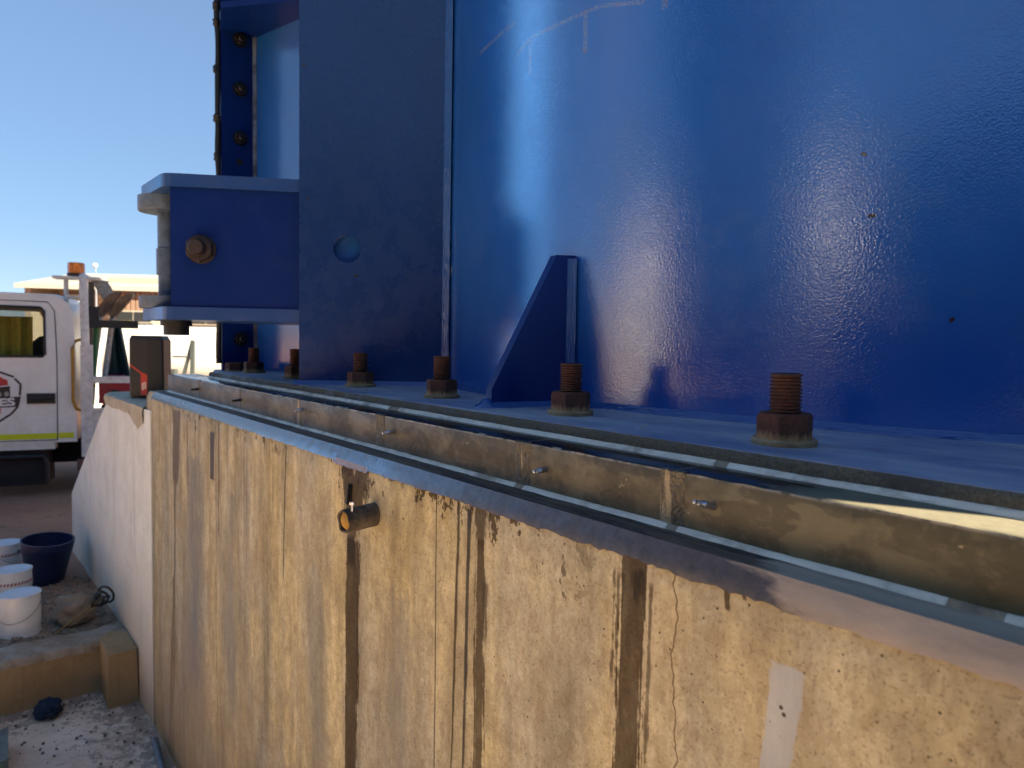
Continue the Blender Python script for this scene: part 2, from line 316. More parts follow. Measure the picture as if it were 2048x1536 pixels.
def grouttop_mat():
    n = NB('wet_grout_top'); x, y, z = n.sep(); s = n.m_('MULTIPLY', x, -1.0)
    f1 = n.noise(10, 5, 0.65, stretch=(0.35, 1.6, 1)); f2 = n.noise(80, 4, 0.7)
    wetm = n.map(n.m_('ADD', s, n.m_('MULTIPLY', n.m_('SUBTRACT', f1, 0.5), 0.26)), 0.365, 0.42)
    matt = n.map(n.noise(9, 4, 0.6, stretch=(0.25, 1.5, 1)), 0.50, 0.66, 0, 0.55)
    dark = n.mix(matt, (0.018, 0.017, 0.016), (0.065, 0.056, 0.044))
    cem = n.mix(n.map(f2, 0.4, 0.65), (0.17, 0.150, 0.095), (0.14, 0.122, 0.078))
    n.set(Base_Color=n.mix(wetm, cem, dark), Roughness=n.m_('ADD', n.map(wetm, 0, 1, 0.85, 0.14), n.m_('MULTIPLY', matt, 0.35)), IOR=1.45)
    n.bump(n.m_('ADD', f1, n.m_('MULTIPLY', f2, 0.25)), 0.15, 0.004); return n.m
M_GTOP = grouttop_mat()
def grout_mat():
    n = NB('olive_grout'); x, y, z = n.sep(); s = n.m_('MULTIPLY', x, -1.0)
    f1 = n.noise(11, 6, 0.66, stretch=(0.8, 1, 1.2), dist=0.2); f2 = n.noise(70, 5, 0.7); f3 = n.noise(24, 3, 0.5, stretch=(0.5, 1, 1.3), dist=0.4)
    col = n.mix(n.map(f1, 0.43, 0.57), (0.130, 0.112, 0.060), (0.066, 0.056, 0.030))
    col = n.mix(n.map(f3, 0.54, 0.58, 0, 0.60), col, (0.030, 0.026, 0.013))
    col = n.mix(n.map(s, 1.2, 3.0, 0, 0.45), col, (0.105, 0.100, 0.078))
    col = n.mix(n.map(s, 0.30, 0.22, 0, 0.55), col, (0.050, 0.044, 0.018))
    col = n.mix(n.map(n.noise(40, 5, 0.75), 0.66, 0.70, 0, 0.7), col, (0.34, 0.28, 0.17))
    col = n.mix(n.map(n.noise(36, 3, 0.6, stretch=(1.4, 1, 0.12)), 0.66, 0.70, 0, 0.6), col, (0.045, 0.036, 0.018))
    col = n.mix(n.map(f2, 0.52, 0.70, 0, 0.45), col, (0.17, 0.145, 0.085))
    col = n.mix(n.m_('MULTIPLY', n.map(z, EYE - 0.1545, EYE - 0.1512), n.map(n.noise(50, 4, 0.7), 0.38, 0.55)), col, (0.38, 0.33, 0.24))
    n.set(Base_Color=col, Roughness=n.map(f1, 0.3, 0.7, 0.36, 0.62), Specular_IOR_Level=0.4)
    n.bump(n.m_('ADD', f1, n.m_('MULTIPLY', f2, 0.25)), 0.25, 0.004); return n.m
M_GROUT = grout_mat()
def seam_mat():
    n = NB('bubbly_seam'); f = n.noise(160, 3, 0.6); st = n.noise(60, 3, 0.6, stretch=(1, 1, 0.10))
    col = n.mix(n.map(f, 0.4, 0.65), (0.115, 0.092, 0.048), (0.050, 0.040, 0.020))
    col = n.mix(n.map(st, 0.57, 0.64, 0, 0.85), col, (0.40, 0.31, 0.17))
    n.set(Base_Color=col, Roughness=0.30); n.bump(n.noise(260, 2, 0.5), 1.0, 0.004); return n.m
M_SEAM = seam_mat()
def bead_mat():
    n = NB('sandy_bead'); f = n.noise(300, 3, 0.7); g = n.noise(13, 4, 0.6)
    wet = n.map(g, 0.52, 0.60)
    col = n.mix(n.map(f, 0.35, 0.68), (0.175, 0.145, 0.10), (0.085, 0.068, 0.046))
    n.set(Base_Color=n.mix(wet, col, (0.070, 0.055, 0.036)), Roughness=n.map(wet, 0, 1, 0.85, 0.30)); n.bump(f, 0.9, 0.004); return n.m
M_BEAD = bead_mat()
def strip_mat():
    n = NB('white_sealant'); f = n.noise(30, 5, 0.65, stretch=(0.5, 1, 1)); g = n.noise(9, 4, 0.6)
    col = n.mix(n.map(f, 0.35, 0.68), (0.86, 0.76, 0.62), (0.66, 0.57, 0.46))
    col = n.mix(n.map(g, 0.56, 0.66, 0, 0.75), col, (0.25, 0.185, 0.125))
    col = n.mix(n.map(n.noise(55, 5, 0.7, stretch=(0.4, 1, 1)), 0.52, 0.66, 0, 0.6), col, (0.36, 0.29, 0.22))
    n.set(Base_Color=col, Roughness=0.62); n.bump(n.noise(90, 4, 0.6), 0.2, 0.004); return n.m
M_STRIP = strip_mat()
M_STRIPDIRTY = simple('brown_sealant', (0.38, 0.28, 0.18), 0.6, 0, 0.5, 60, 0.4, 200)

# ------------------------------------------------------------------ geometry helpers
class G:
    def __init__(self): self.bm = bmesh.new()
    def v(self, co): return self.bm.verts.new(co)
    def face(self, pts):
        vs = [p if isinstance(p, bmesh.types.BMVert) else self.v(p) for p in pts]
        return self.bm.faces.new(vs)
    def box(self, a, b):
        x0, y0, z0 = (min(a[i], b[i]) for i in range(3)); x1, y1, z1 = (max(a[i], b[i]) for i in range(3))
        q = [self.v(c) for c in ((x0,y0,z0),(x1,y0,z0),(x1,y1,z0),(x0,y1,z0),(x0,y0,z1),(x1,y0,z1),(x1,y1,z1),(x0,y1,z1))]
        for f in ((0,3,2,1),(4,5,6,7),(0,1,5,4),(1,2,6,5),(2,3,7,6),(3,0,4,7)): self.bm.faces.new([q[i] for i in f])
        return self
    def prism(self, poly, ext):
        """poly: list of 3-D points of a planar face, ext: extrusion vector"""
        a = [self.v(p) for p in poly]; b = [self.v(Vector(p) + Vector(ext)) for p in poly]; k = len(poly)
        self.bm.faces.new(a[::-1]); self.bm.faces.new(b)
        for i in range(k): self.bm.faces.new((a[i], a[(i+1) % k], b[(i+1) % k], b[i]))
        return self
    def bar(self, p, q, w, t=None, up=(0, 0, 1)):
        p, q = Vector(p), Vector(q); t = t or w; d = (q - p).normalized(); u = Vector(up)
        if abs(d.dot(u)) > 0.98: u = Vector((1, 0, 0))
        a = d.cross(u).normalized() * w / 2; b = a.cross(d).normalized() * t / 2
        return self.prism([p + a + b, p - a + b, p - a - b, p + a - b], q - p)
    def tube(self, path, r, seg=10, cap=True):
        path = [Vector(p) for p in path]; rings = []
        for i, p in enumerate(path):
            d = (path[min(i+1, len(path)-1)] - path[max(i-1, 0)]).normalized()
            u = Vector((0, 0, 1)) if abs(d.z) < 0.95 else Vector((1, 0, 0))
            a = d.cross(u).normalized(); b = d.cross(a); rr = r[i] if isinstance(r, (list, tuple)) else r
            rings.append([self.v(p + (a * math.cos(2*math.pi*k/seg) + b * math.sin(2*math.pi*k/seg)) * rr) for k in range(seg)])
        for A, B in zip(rings, rings[1:]):
            for k in range(seg): self.bm.faces.new((A[k], A[(k+1) % seg], B[(k+1) % seg], B[k]))
        if cap: self.bm.faces.new(rings[0][::-1]); self.bm.faces.new(rings[-1])
        return self
    def lathe(self, prof, seg=24, c=(0, 0, 0), M=None, cap=True):
        rings = []
        for r, z in prof:
            ring = []
            for k in range(seg):
                a = 2*math.pi*k/seg; p = Vector((r*math.cos(a), r*math.sin(a), z))
                if M is not None: p = M @ p
                ring.append(self.v(p + Vector(c)))
            rings.append(ring)
        for A, B in zip(rings, rings[1:]):
            for k in range(seg): self.bm.faces.new((A[k], A[(k+1) % seg], B[(k+1) % seg], B[k]))
        if cap: self.bm.faces.new(rings[0][::-1]); self.bm.faces.new(rings[-1])
        return self
    def grid(self, rows):
        V = [[self.v(p) for p in r] for r in rows]
        for A, B in zip(V, V[1:]):
            for k in range(len(A) - 1): self.bm.faces.new((A[k], A[k+1], B[k+1], B[k]))
        return self
    def bevel(self, w, seg=2, angle=30):
        es = [e for e in self.bm.edges if len(e.link_faces) == 2 and e.calc_face_angle(0) > R(angle)]
        bmesh.ops.bevel(self.bm, geom=es, offset=w, segments=seg, affect='EDGES', clamp_overlap=True); return self
    def jitter(self, amp, freq=8.0, axis=None):
        for v in self.bm.verts:
            d = mnoise.noise_vector(v.co * freq) * amp
            v.co += d if axis is None else Vector(axis) * d.x
        return self
    def data(self, name, mat, smooth=None):
        bmesh.ops.recalc_face_normals(self.bm, faces=self.bm.faces)
        me = bpy.data.meshes.new(name); self.bm.to_mesh(me); self.bm.free()
        for m in (mat if isinstance(mat, list) else [mat]): me.materials.append(m)
        if smooth is not None:
            for p in me.polygons: p.use_smooth = True
            me.set_sharp_from_angle(angle=R(smooth))
        return me
    def build(self, name, mat, parent=None, smooth=None, M=None):
        return link(name, self.data(name, mat, smooth), parent, M)

def link(name, me, parent=None, M=None):
    o = bpy.data.objects.new(name, me); COL.objects.link(o)
    if parent is not None: o.parent = parent
    if M is not None: o.matrix_local = M
    return o
def tag(o, label=None, cat=None, group=None, kind=None):
    if label: o['label'] = label
    if cat: o['category'] = cat
    if group: o['group'] = group
    if kind: o['kind'] = kind
    return o
def empty(name, M, label=None, cat=None, group=None):
    o = bpy.data.objects.new(name, None); COL.objects.link(o); o.empty_display_size = 0.1
    o.matrix_world = M; return tag(o, label, cat, group)
def hexring(a, z, seg=48, drop=0.0, cap_r=None):
    out = []
    for k in range(seg):
        t = 2*math.pi*k/seg; m = ((t + math.pi/6) % (math.pi/3)) - math.pi/6; r = a / math.cos(m)
        zz = z - drop * (r - a)
        if cap_r: r = min(r, cap_r)
        out.append(Vector((r*math.cos(t), r*math.sin(t), zz)))
    return out
def hexnut(g, a, h, hole=None, both=False):
    rows = [hexring(a, 0.0), hexring(a, h, drop=0.9), hexring(a, h, cap_r=a * 1.0)]
    V = [[g.v(p) for p in r] for r in rows]
    for A, B in zip(V, V[1:]):
        for k in range(48): g.bm.faces.new((A[k], A[(k+1) % 48], B[(k+1) % 48], B[k]))
    g.bm.faces.new(V[0][::-1]); g.bm.faces.new(V[-1]); return g

# ================================================================== THE SETTING
def gnoise(x, y, f): return mnoise.noise(Vector((x*f, y*f, 3.3)))
def ground_h(s, n):
    t = min(1, max(0, (s - 5.0) / 2.2)); t = t*t*(3 - 2*t)
    return -1.40 - 0.25 * t
def ground_mat():
    n = NB('red_dirt'); a = n.noise(0.9, 6, 0.65); b = n.noise(9, 6, 0.7); c = n.noise(80, 4, 0.7); x, y, z = n.sep()
    col = n.mix(n.map(a, 0.35, 0.65), (0.50, 0.255, 0.165), (0.39, 0.19, 0.125))
    sand = n.mix(n.map(b, 0.4, 0.65), (0.36, 0.28, 0.205), (0.20, 0.13, 0.085))
    near = n.map(n.m_('ADD', n.m_('MULTIPLY', x, -1.0), n.m_('MULTIPLY', a, 1.0)), 5.1, 4.3)
    col = n.mix(near, col, sand)
    col = n.mix(n.map(b, 0.55, 0.75, 0, 0.6), col, (0.10, 0.062, 0.045))
    col = n.mix(n.map(c, 0.58, 0.75, 0, 0.6), col, (0.38, 0.29, 0.22))
    n.set(Base_Color=col, Roughness=0.95, Specular_IOR_Level=0.2)
    n.bump(n.m_('ADD', n.m_('MULTIPLY', b, 1.0), c), 0.8, 0.02); return n.m
M_GROUND = ground_mat()
def pit_mat():
    n = NB('dusty_concrete_floor'); a = n.noise(4, 6, 0.68); b = n.noise(22, 5, 0.7); c = n.noise(120, 4, 0.7); x, y, z = n.sep()
    col = n.mix(n.map(a, 0.36, 0.62), (0.80, 0.63, 0.50), (0.64, 0.47, 0.36))
    # darker earth swept against the kerb and the wall
    edge = n.m_('MAXIMUM', n.map(n.m_('MULTIPLY', x, -1.0), 3.35, 3.66), n.map(y, 0.20, 0.60))
    dirt = n.map(n.m_('ADD', n.m_('MULTIPLY', edge, 0.22), b), 0.60, 0.70)
    col = n.mix(n.m_('MULTIPLY', dirt, 0.70), col, (0.27, 0.19, 0.14))
    col = n.mix(n.map(c, 0.60, 0.72, 0, 0.5), col, (0.50, 0.42, 0.33))
    n.set(Base_Color=col, Roughness=0.93, Specular_IOR_Level=0.2); n.bump(n.m_('ADD', b, n.m_('MULTIPLY', c, 0.6)), 0.6, 0.012); return n.m
M_PIT = pit_mat()

S_PIT, N_PIT, N_WALL = 3.66, -3.2, 0.622
def lin(a, b, k): return [a + (b - a) * i / k for i in range(k + 1)]
S = [-1500, -300, -60, -15, -6.0] + lin(-4, 3.72, 5)[1:-1] + lin(3.72, 8.0, 60) + lin(8, 20, 16)[1:] + [35, 60, 120, 300, 1500]
Nn = [-1500, -300, -100, -40, -20, -10, -6] + lin(-4, N_PIT, 2) + lin(-2.5, 0.66, 30) + [1.0, 1.6, 3, 6, 12, 30, 100, 300, 1500]
S = sorted(set(round(v, 4) for v in S)); Nn = sorted(set(round(v, 4) for v in Nn))
g = G(); VV = {}
def gv(i, j):
    if (i, j) not in VV:
        s, n = S[i], Nn[j]; h = ground_h(s, n)
        if 3.8 < s < 12 and -6 < n < 0.6:
            h += 0.016 * gnoise(s, n, 2.1) + 0.010 * gnoise(s, n, 7)
        VV[(i, j)] = g.v(P(s, n, h))
    return VV[(i, j)]
for i in range(len(S) - 1):
    for j in range(len(Nn) - 1):
        sm, nm = (S[i] + S[i+1]) / 2, (Nn[j] + Nn[j+1]) / 2
        if -6.0 < sm < 3.72 and N_PIT < nm < 0.66: continue
        g.bm.faces.new((gv(i, j), gv(i+1, j), gv(i+1, j+1), gv(i, j+1)))
tag(g.build('ground', M_GROUND, None, 60, FR), kind='structure')
g = G(); rows = []
for s in lin(-6.0, 2.0, 16) + lin(2.0, 3.72, 60)[1:]:
    rows.append([P(s, n, -1.63 + (0.006 * gnoise(s, n, 5) + 0.004 * gnoise(s, n, 16) if s > 2 else 0)) for n in lin(N_PIT, -0.6, 14) + lin(-0.6, 0.66, 46)[1:]])
g.grid(rows); tag(g.build('pit_floor', M_PIT, None, 60, FR), kind='structure')

# retaining edges of the pit
kerb = empty('retaining_kerb', FR @ Matrix.Translation(P(S_PIT, 0, -1.66)), 'low tan concrete kerb with crumbling chalky top behind the blue rag', 'kerb')
def kl(s, n, h): return P(s, n, h) - P(S_PIT, 0, -1.66)
g = G(); g.box(kl(3.66, N_PIT - 0.1, -1.70), kl(3.80, 0.60, -1.409)); g.bevel(0.004); g.build('face_slab', M_KERB, kerb, 40)
g = G(); rows = []
for k in range(120):
    n = N_PIT + (0.60 - N_PIT) * k / 119
    e = 0.012 * gnoise(n, 1, 9) + 0.006 * gnoise(n, 2, 30)
    rows.append([kl(3.652 + e, n, -1.432), kl(3.650 + e, n, -1.408), kl(3.66 + e, n, -1.394 + 0.005 * gnoise(n, 5, 20)), kl(3.74, n, -1.388 + 0.006 * gnoise(n, 3, 14)), kl(3.83, n, -1.392 + 0.008 * gnoise(n, 4, 14)), kl(3.86, n, -1.42)])
g.grid(rows); g.build('chalky_top', M_KERBTOP, kerb, 50)
blk = G(); blk.box((-0.14, -0.058, 0), (0.14, 0.062, 0.255)); blk.bevel(0.012, 2); blk.jitter(0.006, 14); 
tag(blk.build('concrete_block', M_KERB, None, 40, FR @ Matrix.Translation(P(3.60, 0.545, -1.645))), 'upright chamfered concrete block wedged between the kerb and the big wall', 'block')
for nm, a, b, lb in (('pit_edge', P(-6.1, N_PIT - 0.12, -1.7), P(3.66, N_PIT, -1.37), 'long concrete pit edge outside the view on the left'),
                     ('pit_edge', P(-6.2, N_PIT, -1.7), P(-6.0, 0.66, -1.37), 'short concrete pit edge far behind the viewer')):
    g = G(); g.box(a, b); g.bevel(0.01); tag(g.build(nm, M_KERB, None, 40, FR), lb, 'kerb')

# ================================================================== PLINTH
S_A, S_B = -1.9, 3.30
plinth = empty('concrete_plinth', FR, 'big tan stained concrete plinth wall with brown drip marks under the blue tank', 'plinth')
ZW, ZE = -0.225, -0.245
def wall_panel(s0, s1):
    g = G(); prof = [(0.622, -1.72), (0.622, ZE), (0.634, ZW), (0.80, ZW), (0.80, -1.72)]
    # subdivide the front so that the surface is not dead flat
    k = max(2, int((s1 - s0) / 0.06)); hs = lin(-1.72, ZE, 26); rows = []
    for i in range(k + 1):
        s = s0 + (s1 - s0) * i / k
        e = 0.0016 if i in (0, k) else 0
        rows.append([P(s, 0.622 + e + 0.0018 * gnoise(s, h, 3), h) for h in hs] + [P(s, 0.634, ZW), P(s, 0.80, ZW), P(s, 0.80, -1.72)])
    g.grid(rows)
    for r in (rows[0], rows[-1]): g.face(r)
    bmesh.ops.remove_doubles(g.bm, verts=g.bm.verts, dist=1e-5)
    return g.build('wall_panel', M_WALL, plinth, 35)
for a, b in ((S_A, 0.9935), (0.9965, 2.2825), (2.2865, 3.190), (3.196, S_B)): wall_panel(a, b)
g = G(); g.box(P(S_A, 0.640, -1.72), P(S_B - 0.012, 6.0, ZW - 0.004)); g.build('core', M_WALL, plinth)
# coating strip over the coping, hanging a little over the edge
g = G(); rows = []
ss = lin(S_A, 0.9, 360) + lin(0.9, 3.19, 420)[1:]
for s in ss:
    j = 0.004 + 0.005 * abs(gnoise(s, 1, 22)) + 0.003 * gnoise(s, 2, 90)
    if 1.24 < s < 1.40: j += 0.006
    b1 = 0.0010 * gnoise(s, 7, 30)
    rows.append([P(s, 0.700, ZW + 0.003), P(s, 0.668, ZW + 0.0035 + b1), P(s, 0.6335 + b1, ZW + 0.0028), P(s, 0.6262 + b1, (ZW + ZE) / 2 + 0.0016), P(s, 0.6200 + 0.4 * b1, ZE + 0.001), P(s, 0.6186, ZE - j), P(s, 0.6225, ZE - j - 0.001)])
g.grid(rows); g.build('edge_coating', M_COAT, plinth, 22)

# wing wall stepping away to the left
wing = empty('wing_wall', FR @ Matrix.Translation(P(3.3, 0.62, -1.66)), 'pale grey concrete wing wall sloping down beyond the plinth corner', 'wall')
def wl(s, n, h): return P(s, n, h) - P(3.3, 0.62, -1.66)
def wn_(s): return 0.618 - (s - 3.2) * 0.024
prof = [(3.202, -1.76), (3.202, -0.300), (4.10, -0.325), (4.30, -0.42), (5.36, -1.02), (5.36, -1.76)]
g = G(); k = len(prof)
A = [g.v(wl(s, wn_(s), h)) for s, h in prof]; B = [g.v(wl(s, wn_(s) + 0.34, h)) for s, h in prof]
g.bm.faces.new(A); g.bm.faces.new(B[::-1])
for i in range(k): g.bm.faces.new((A[i], A[(i+1) % k], B[(i+1) % k], B[i]))
g.bevel(0.012, 2); g.build('wall_body', M_WING, wing, 30)
g = G(); rows = []
for i in range(60):
    s = 3.31 + (4.16 - 3.31) * i / 59
    lo = -0.345 - 0.035 * abs(gnoise(s, 3, 6)) - 0.05 * max(0, 1 - abs(s - 3.42) / 0.14)
    hi = -0.286 + 0.006 * gnoise(s, 5, 20)
    rows.append([wl(s, wn_(s) - 0.001, lo), wl(s, wn_(s) - 0.007 - 0.004 * gnoise(s, 8, 25), (lo + hi) / 2), wl(s, wn_(s) - 0.004, hi - 0.012), wl(s, wn_(s) + 0.02, hi), wl(s, wn_(s) + 0.20, hi + 0.004 * gnoise(s, 9, 14)), wl(s, wn_(s) + 0.33, hi)])
g.grid(rows); g.build('mortar_capping', M_ROUGHTOP, wing, 50)

# ================================================================== GROUT BED
grout = empty('grout_bed', FR, 'olive brown wet grout course with bubbly seams and small metal nipples on the plinth', 'grout')
ZG = -0.150; NG = 0.682
seams = [0.552, 0.843, 1.311, 1.755, 2.231, 2.702]
cuts = [S_A] + seams + [3.18]
for a, b in zip(cuts, cuts[1:]):
    g = G(); k = max(3, int((b - a) / 0.02)); rows = []; e = 0.0012
    for i in range(k + 1):
        s = a + e + (b - a - 2*e) * i / k; q = 0.0012 * gnoise(s, 1, 30); q2 = 0.0010 * gnoise(s, 4, 55)
        rows.append([P(s, 0.79, ZW - 0.003), P(s, NG, ZW - 0.003), P(s, NG + q, ZW + 0.03), P(s, NG - q, ZG - 0.03), P(s, NG + 0.0003, ZG - 0.004), P(s, NG + 0.0016, ZG - 0.0012 + q2), P(s, NG + 0.006, ZG + 0.2 * q2), P(s, 0.79, ZG)])
    g.grid(rows); g.face(rows[0]); g.face(rows[-1])
    bmesh.ops.remove_doubles(g.bm, verts=g.bm.verts, dist=1e-5)
    for f in g.bm.faces:
        c = f.calc_center_median(); f.material_index = 1 if c.z > EYE + ZG - 0.0008 else 0
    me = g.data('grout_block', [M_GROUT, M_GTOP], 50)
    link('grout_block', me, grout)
for q, s0 in enumerate(seams):
    if s0 < 0.3: continue
    wd = 0.019 if s0 < 1.4 else 0.014
    g = G(); rows = []
    for i in range(25):
        u = -1 + 2 * i / 24; s = s0 + u * wd * (1 + 0.2 * gnoise(i, q, 0.6)); r_ = []
        for k in range(34):
            h = ZW + 0.001 + (ZG - ZW - 0.002) * k / 33
            d = 0.0003 + (1 - u*u) * 0.0008 + 0.0018 * max(0, mnoise.noise(Vector((s*260, h*260, q)))) * (1 - abs(u)**3)
            if abs(u) > 0.99: d = 0.0
            r_.append(P(s, NG - d, h))
        r_.append(P(s, NG + 0.003, ZG + 0.001)); r_.append(P(s, NG + 0.012, ZG - 0.001)); rows.append(r_)
    g.grid(rows); g.build('seam', M_SEAM, grout, 60)
# grout injection nipples
g = G(); g.lathe([(0.0042, -0.004), (0.0042, 0.010), (0.0048, 0.0102), (0.0048, 0.0125), (0.0036, 0.014), (0.0030, 0.019), (0.0022, 0.0195), (0.0030, 0.0215), (0.0026, 0.0235), (0.001, 0.0245)], 14)
me_n = g.data('nipple', M_ZINC, 40); me_nd = me_n.copy(); me_nd.materials[0] = M_DARKBOLT
for (s, h, tilt, dark, L) in ((0.492, -0.183, -16, 0, 1.25), (0.788, -0.185, 2, 0, 1.0), (1.253, -0.179, 4, 0, 1.05), (1.720, -0.174, 6, 0, 1.0), (2.216, -0.186, 5, 1, 1.2), (2.702, -0.182, 5, 1, 1.2)):
    M = Matrix.Translation(P(s, NG, h)) @ Matrix.Rotation(R(90 + tilt), 4, 'X') @ Matrix.Rotation(R(-14 if s < 0.6 else 0), 4, 'Y') @ Matrix.Diagonal((1, 1, L, 1))
    link('nipple', me_nd if dark else me_n, grout, M)

# white sealing strips
def strip_thing(label, prof, cuts, lo, hi):
    t = empty('sealing_strip', FR, label, 'sealant strip', None)
    gaps = sorted(cuts); a = lo; pieces = []
    for c, wd in gaps: pieces.append((a, c - wd, M_STRIP)); pieces.append((c - wd, c + wd, M_STRIPDIRTY)); a = c + wd
    pieces.append((a, hi, M_STRIP))
    for a, b, m in pieces:
        g = G(); rows = []; k = max(4, int((b - a) / 0.012))
        for i in range(k + 1):
            s = a + (b - a) * i / k; q = 0.0012 * gnoise(s, 2, 14) + 0.0006 * gnoise(s, 6, 70)
            rows.append([P(s, n + q * (0.4 if j in (0, len(prof)-1) else 1), h + 0.8 * q * (0 if j == len(prof)-1 else 1)) for j, (n, h) in enumerate(prof)])
        g.grid(rows); g.build('strip_piece', m, t, 50)
strip_thing('white sealant strip along the edge of the blue base plate above the wet grout', [(0.7585, -0.1435), (0.7565, -0.1438), (0.7535, -0.1460), (0.7512, -0.1488), (0.7510, -0.1505)], [(1.385, 0.022), (0.535, 0.010)], S_A, 2.86)
strip_thing('white sealant strip along the foot of the grout course on the coping', [(0.6825, -0.2160), (0.680, -0.2165), (0.677, -0.2185), (0.6745, -0.2212), (0.6742, -0.2235)], [(0.845, 0.010), (0.548, 0.008), (0.222, 0.022)], S_A, 3.17)
g = G(); rows = []
for i in range(900):
    s = S_A + (2.86 - S_A) * i / 899; q = 0.0010 * gnoise(s, 2, 60) + 0.0011 * gnoise(s, 3, 170); q2 = 0.0012 * gnoise(s, 9, 120)
    rows.append([P(s, 0.7655, -0.1285 + 0.4*q), P(s, 0.7615 + q, -0.1300 + q), P(s, 0.7590 + q2, -0.134 + q), P(s, 0.7580 + q, -0.1385), P(s, 0.7585, -0.1455)])
g.grid(rows); tag(g.build('mortar_bead', M_BEAD, None, 60, FR), 'gritty sand coloured mortar bead under the rim of the blue base plate', 'mortar')

# ================================================================== TANK
TB = P(1.11, 2.93, ZB)
tank = empty('steel_tank', FR @ Matrix.Translation(TB), 'big glossy blue steel tank with welded stiffeners bolted onto the plinth', 'tank')
def tl(s, n, h): return P(s, n, h) - TB
RS = 1.91; HT = 7.6
def circ(s): return 2.93 - math.sqrt(RS*RS - (s - 1.11)**2)
g = G(); hs = [0.0, 0.4, 0.9, 1.4, 2.2, 3.5, 5.0, HT]; seg = 360
rings = [[g.v((RS*math.sin(2*math.pi*k/seg), -RS*math.cos(2*math.pi*k/seg), h)) for k in range(seg)] for h in hs]
for A, B in zip(rings, rings[1:]):
    for k in range(seg): g.bm.faces.new((A[k], A[(k+1) % seg], B[(k+1) % seg], B[k]))
g.bm.faces.new(rings[-1]); g.build('shell', M_SHELL, tank, 40)
# base plate: straight outer edge, cut corner at the far end
g = G(); poly = [(-1.85, 0.765), (2.80, 0.765), (2.86, 0.772), (3.08, 0.84), (3.14, 1.2), (3.14, 4.6), (-1.85, 4.6)]
g.prism([tl(s, n, ZB - 0.018) for s, n in poly], (0, 0, 0.018)); g.bevel(0.0025, 2); g.build('base_plate', M_PLATE, tank, 40)
# radial panel with a round hole
def plate_with_hole(p0, p1, h0, h1, hole, thick):
    """vertical plate from plan point p0 to p1 (s,n); hole=(distance from p0, h, r)"""
    L = math.hypot(p1[0]-p0[0], p1[1]-p0[1]); e = ((p1[0]-p0[0])/L, (p1[1]-p0[1])/L); nn = (-e[1], e[0])
    def pt(d, h, o): return tl(p0[0] + e[0]*d + nn[0]*o, p0[1] + e[1]*d + nn[1]*o, h)
    g = G(); seg = 48; cx, cz, r = hole
    out = []
    for k in range(seg):
        a = 2*math.pi*(k + 0.5)/seg; c, s_ = math.cos(a), math.sin(a); q = 0.062
        f = q / max(abs(c), abs(s_)); out.append((cx + c*f, cz + s_*f))
    inn = [(cx + r*math.cos(2*math.pi*(k+0.5)/seg), cz + r*math.sin(2*math.pi*(k+0.5)/seg)) for k in range(seg)]
    for o, flip in ((0, False), (thick, True)):
        I = [g.v(pt(*p, o)) for p in inn]; O = [g.v(pt(*p, o)) for p in out]
        for k in range(seg): g.bm.faces.new((I[k], I[(k+1) % seg], O[(k+1) % seg], O[k]))
        x = [0, cx - 0.062, cx + 0.062, L]; z = [h0, cz - 0.062, cz + 0.062, h1]
        for i in range(3):
            for j in range(3):
                if i == 1 and j == 1: continue
                g.face([pt(x[i], z[j], o), pt(x[i+1], z[j], o), pt(x[i+1], z[j+1], o), pt(x[i], z[j+1], o)])
        if o == 0: I0 = I
        else:
            for k in range(seg): g.bm.faces.new((I0[k], I0[(k+1) % seg], I[(k+1) % seg], I[k]))
    for (a, b) in (((0, h0), (0, h1)), ((L, h0), (L, h1)), ((0, h0), (L, h0)), ((0, h1), (L, h1))):
        g.face([pt(*a, 0), pt(*b, 0), pt(*b, thick), pt(*a, thick)])
    bmesh.ops.remove_doubles(g.bm, verts=g.bm.verts, dist=1e-4)
    return g, pt, L
PO, PI_ = (1.985, 0.773), (1.746, 1.126)
g, ppt, PL = plate_with_hole(PO, PI_, ZB, 4.2, (0.135, 0.262, 0.0395), -0.014)
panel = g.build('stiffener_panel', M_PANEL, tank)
g = G(); g.prism([ppt(0.06, 0.16, -0.045), ppt(0.24, 0.16, -0.045), ppt(0.24, 0.36, -0.045), ppt(0.06, 0.36, -0.045)], ppt(0, 0, -0.055) - ppt(0, 0, -0.045)); g.build('added_backing_plate', M_WEB, panel)  # plate added behind the hole to hide the bright reflection on the web
# stiffener added on the near side, outside the view, to cast the shadow edge on the grout
g = G(); g.prism([tl(-0.62, 1.14, ZB), tl(-0.62, 2.1, ZB), tl(-0.62, 2.1, 4.2), tl(-0.62, 1.14, 4.2)], P(0.016, 0, 0) - P(0, 0, 0)); g.build('stiffener_panel', M_PANEL, tank)

def weld(path, wd, nrm1, nrm2, amp=0.0012, freq=120, name='weld_bead', parent=tank, mat=None, passes=3):
    """fillet bead: path points, legs along nrm1 and nrm2"""
    g = G(); rows = []; n1, n2 = Vector(nrm1), Vector(nrm2); m = passes * 4
    for i, p in enumerate(path):
        p = Vector(p); r_ = []
        for k in range(m + 1):
            t = k / m; lobes = abs(math.sin(t * math.pi * passes)) * 0.10
            base = p + n1 * wd * (1 - t) + n2 * wd * t
            q = (n1 + n2).normalized() * (wd * lobes + amp * mnoise.noise(p * freq * 0.5 + Vector((k * 0.7, 0, 0))))
            if k in (0, m): q = Vector((0, 0, 0))
            r_.append(base + q)
        rows.append(r_)
    g.grid(rows); return g.build(name, mat or M_WELD, parent, 70)
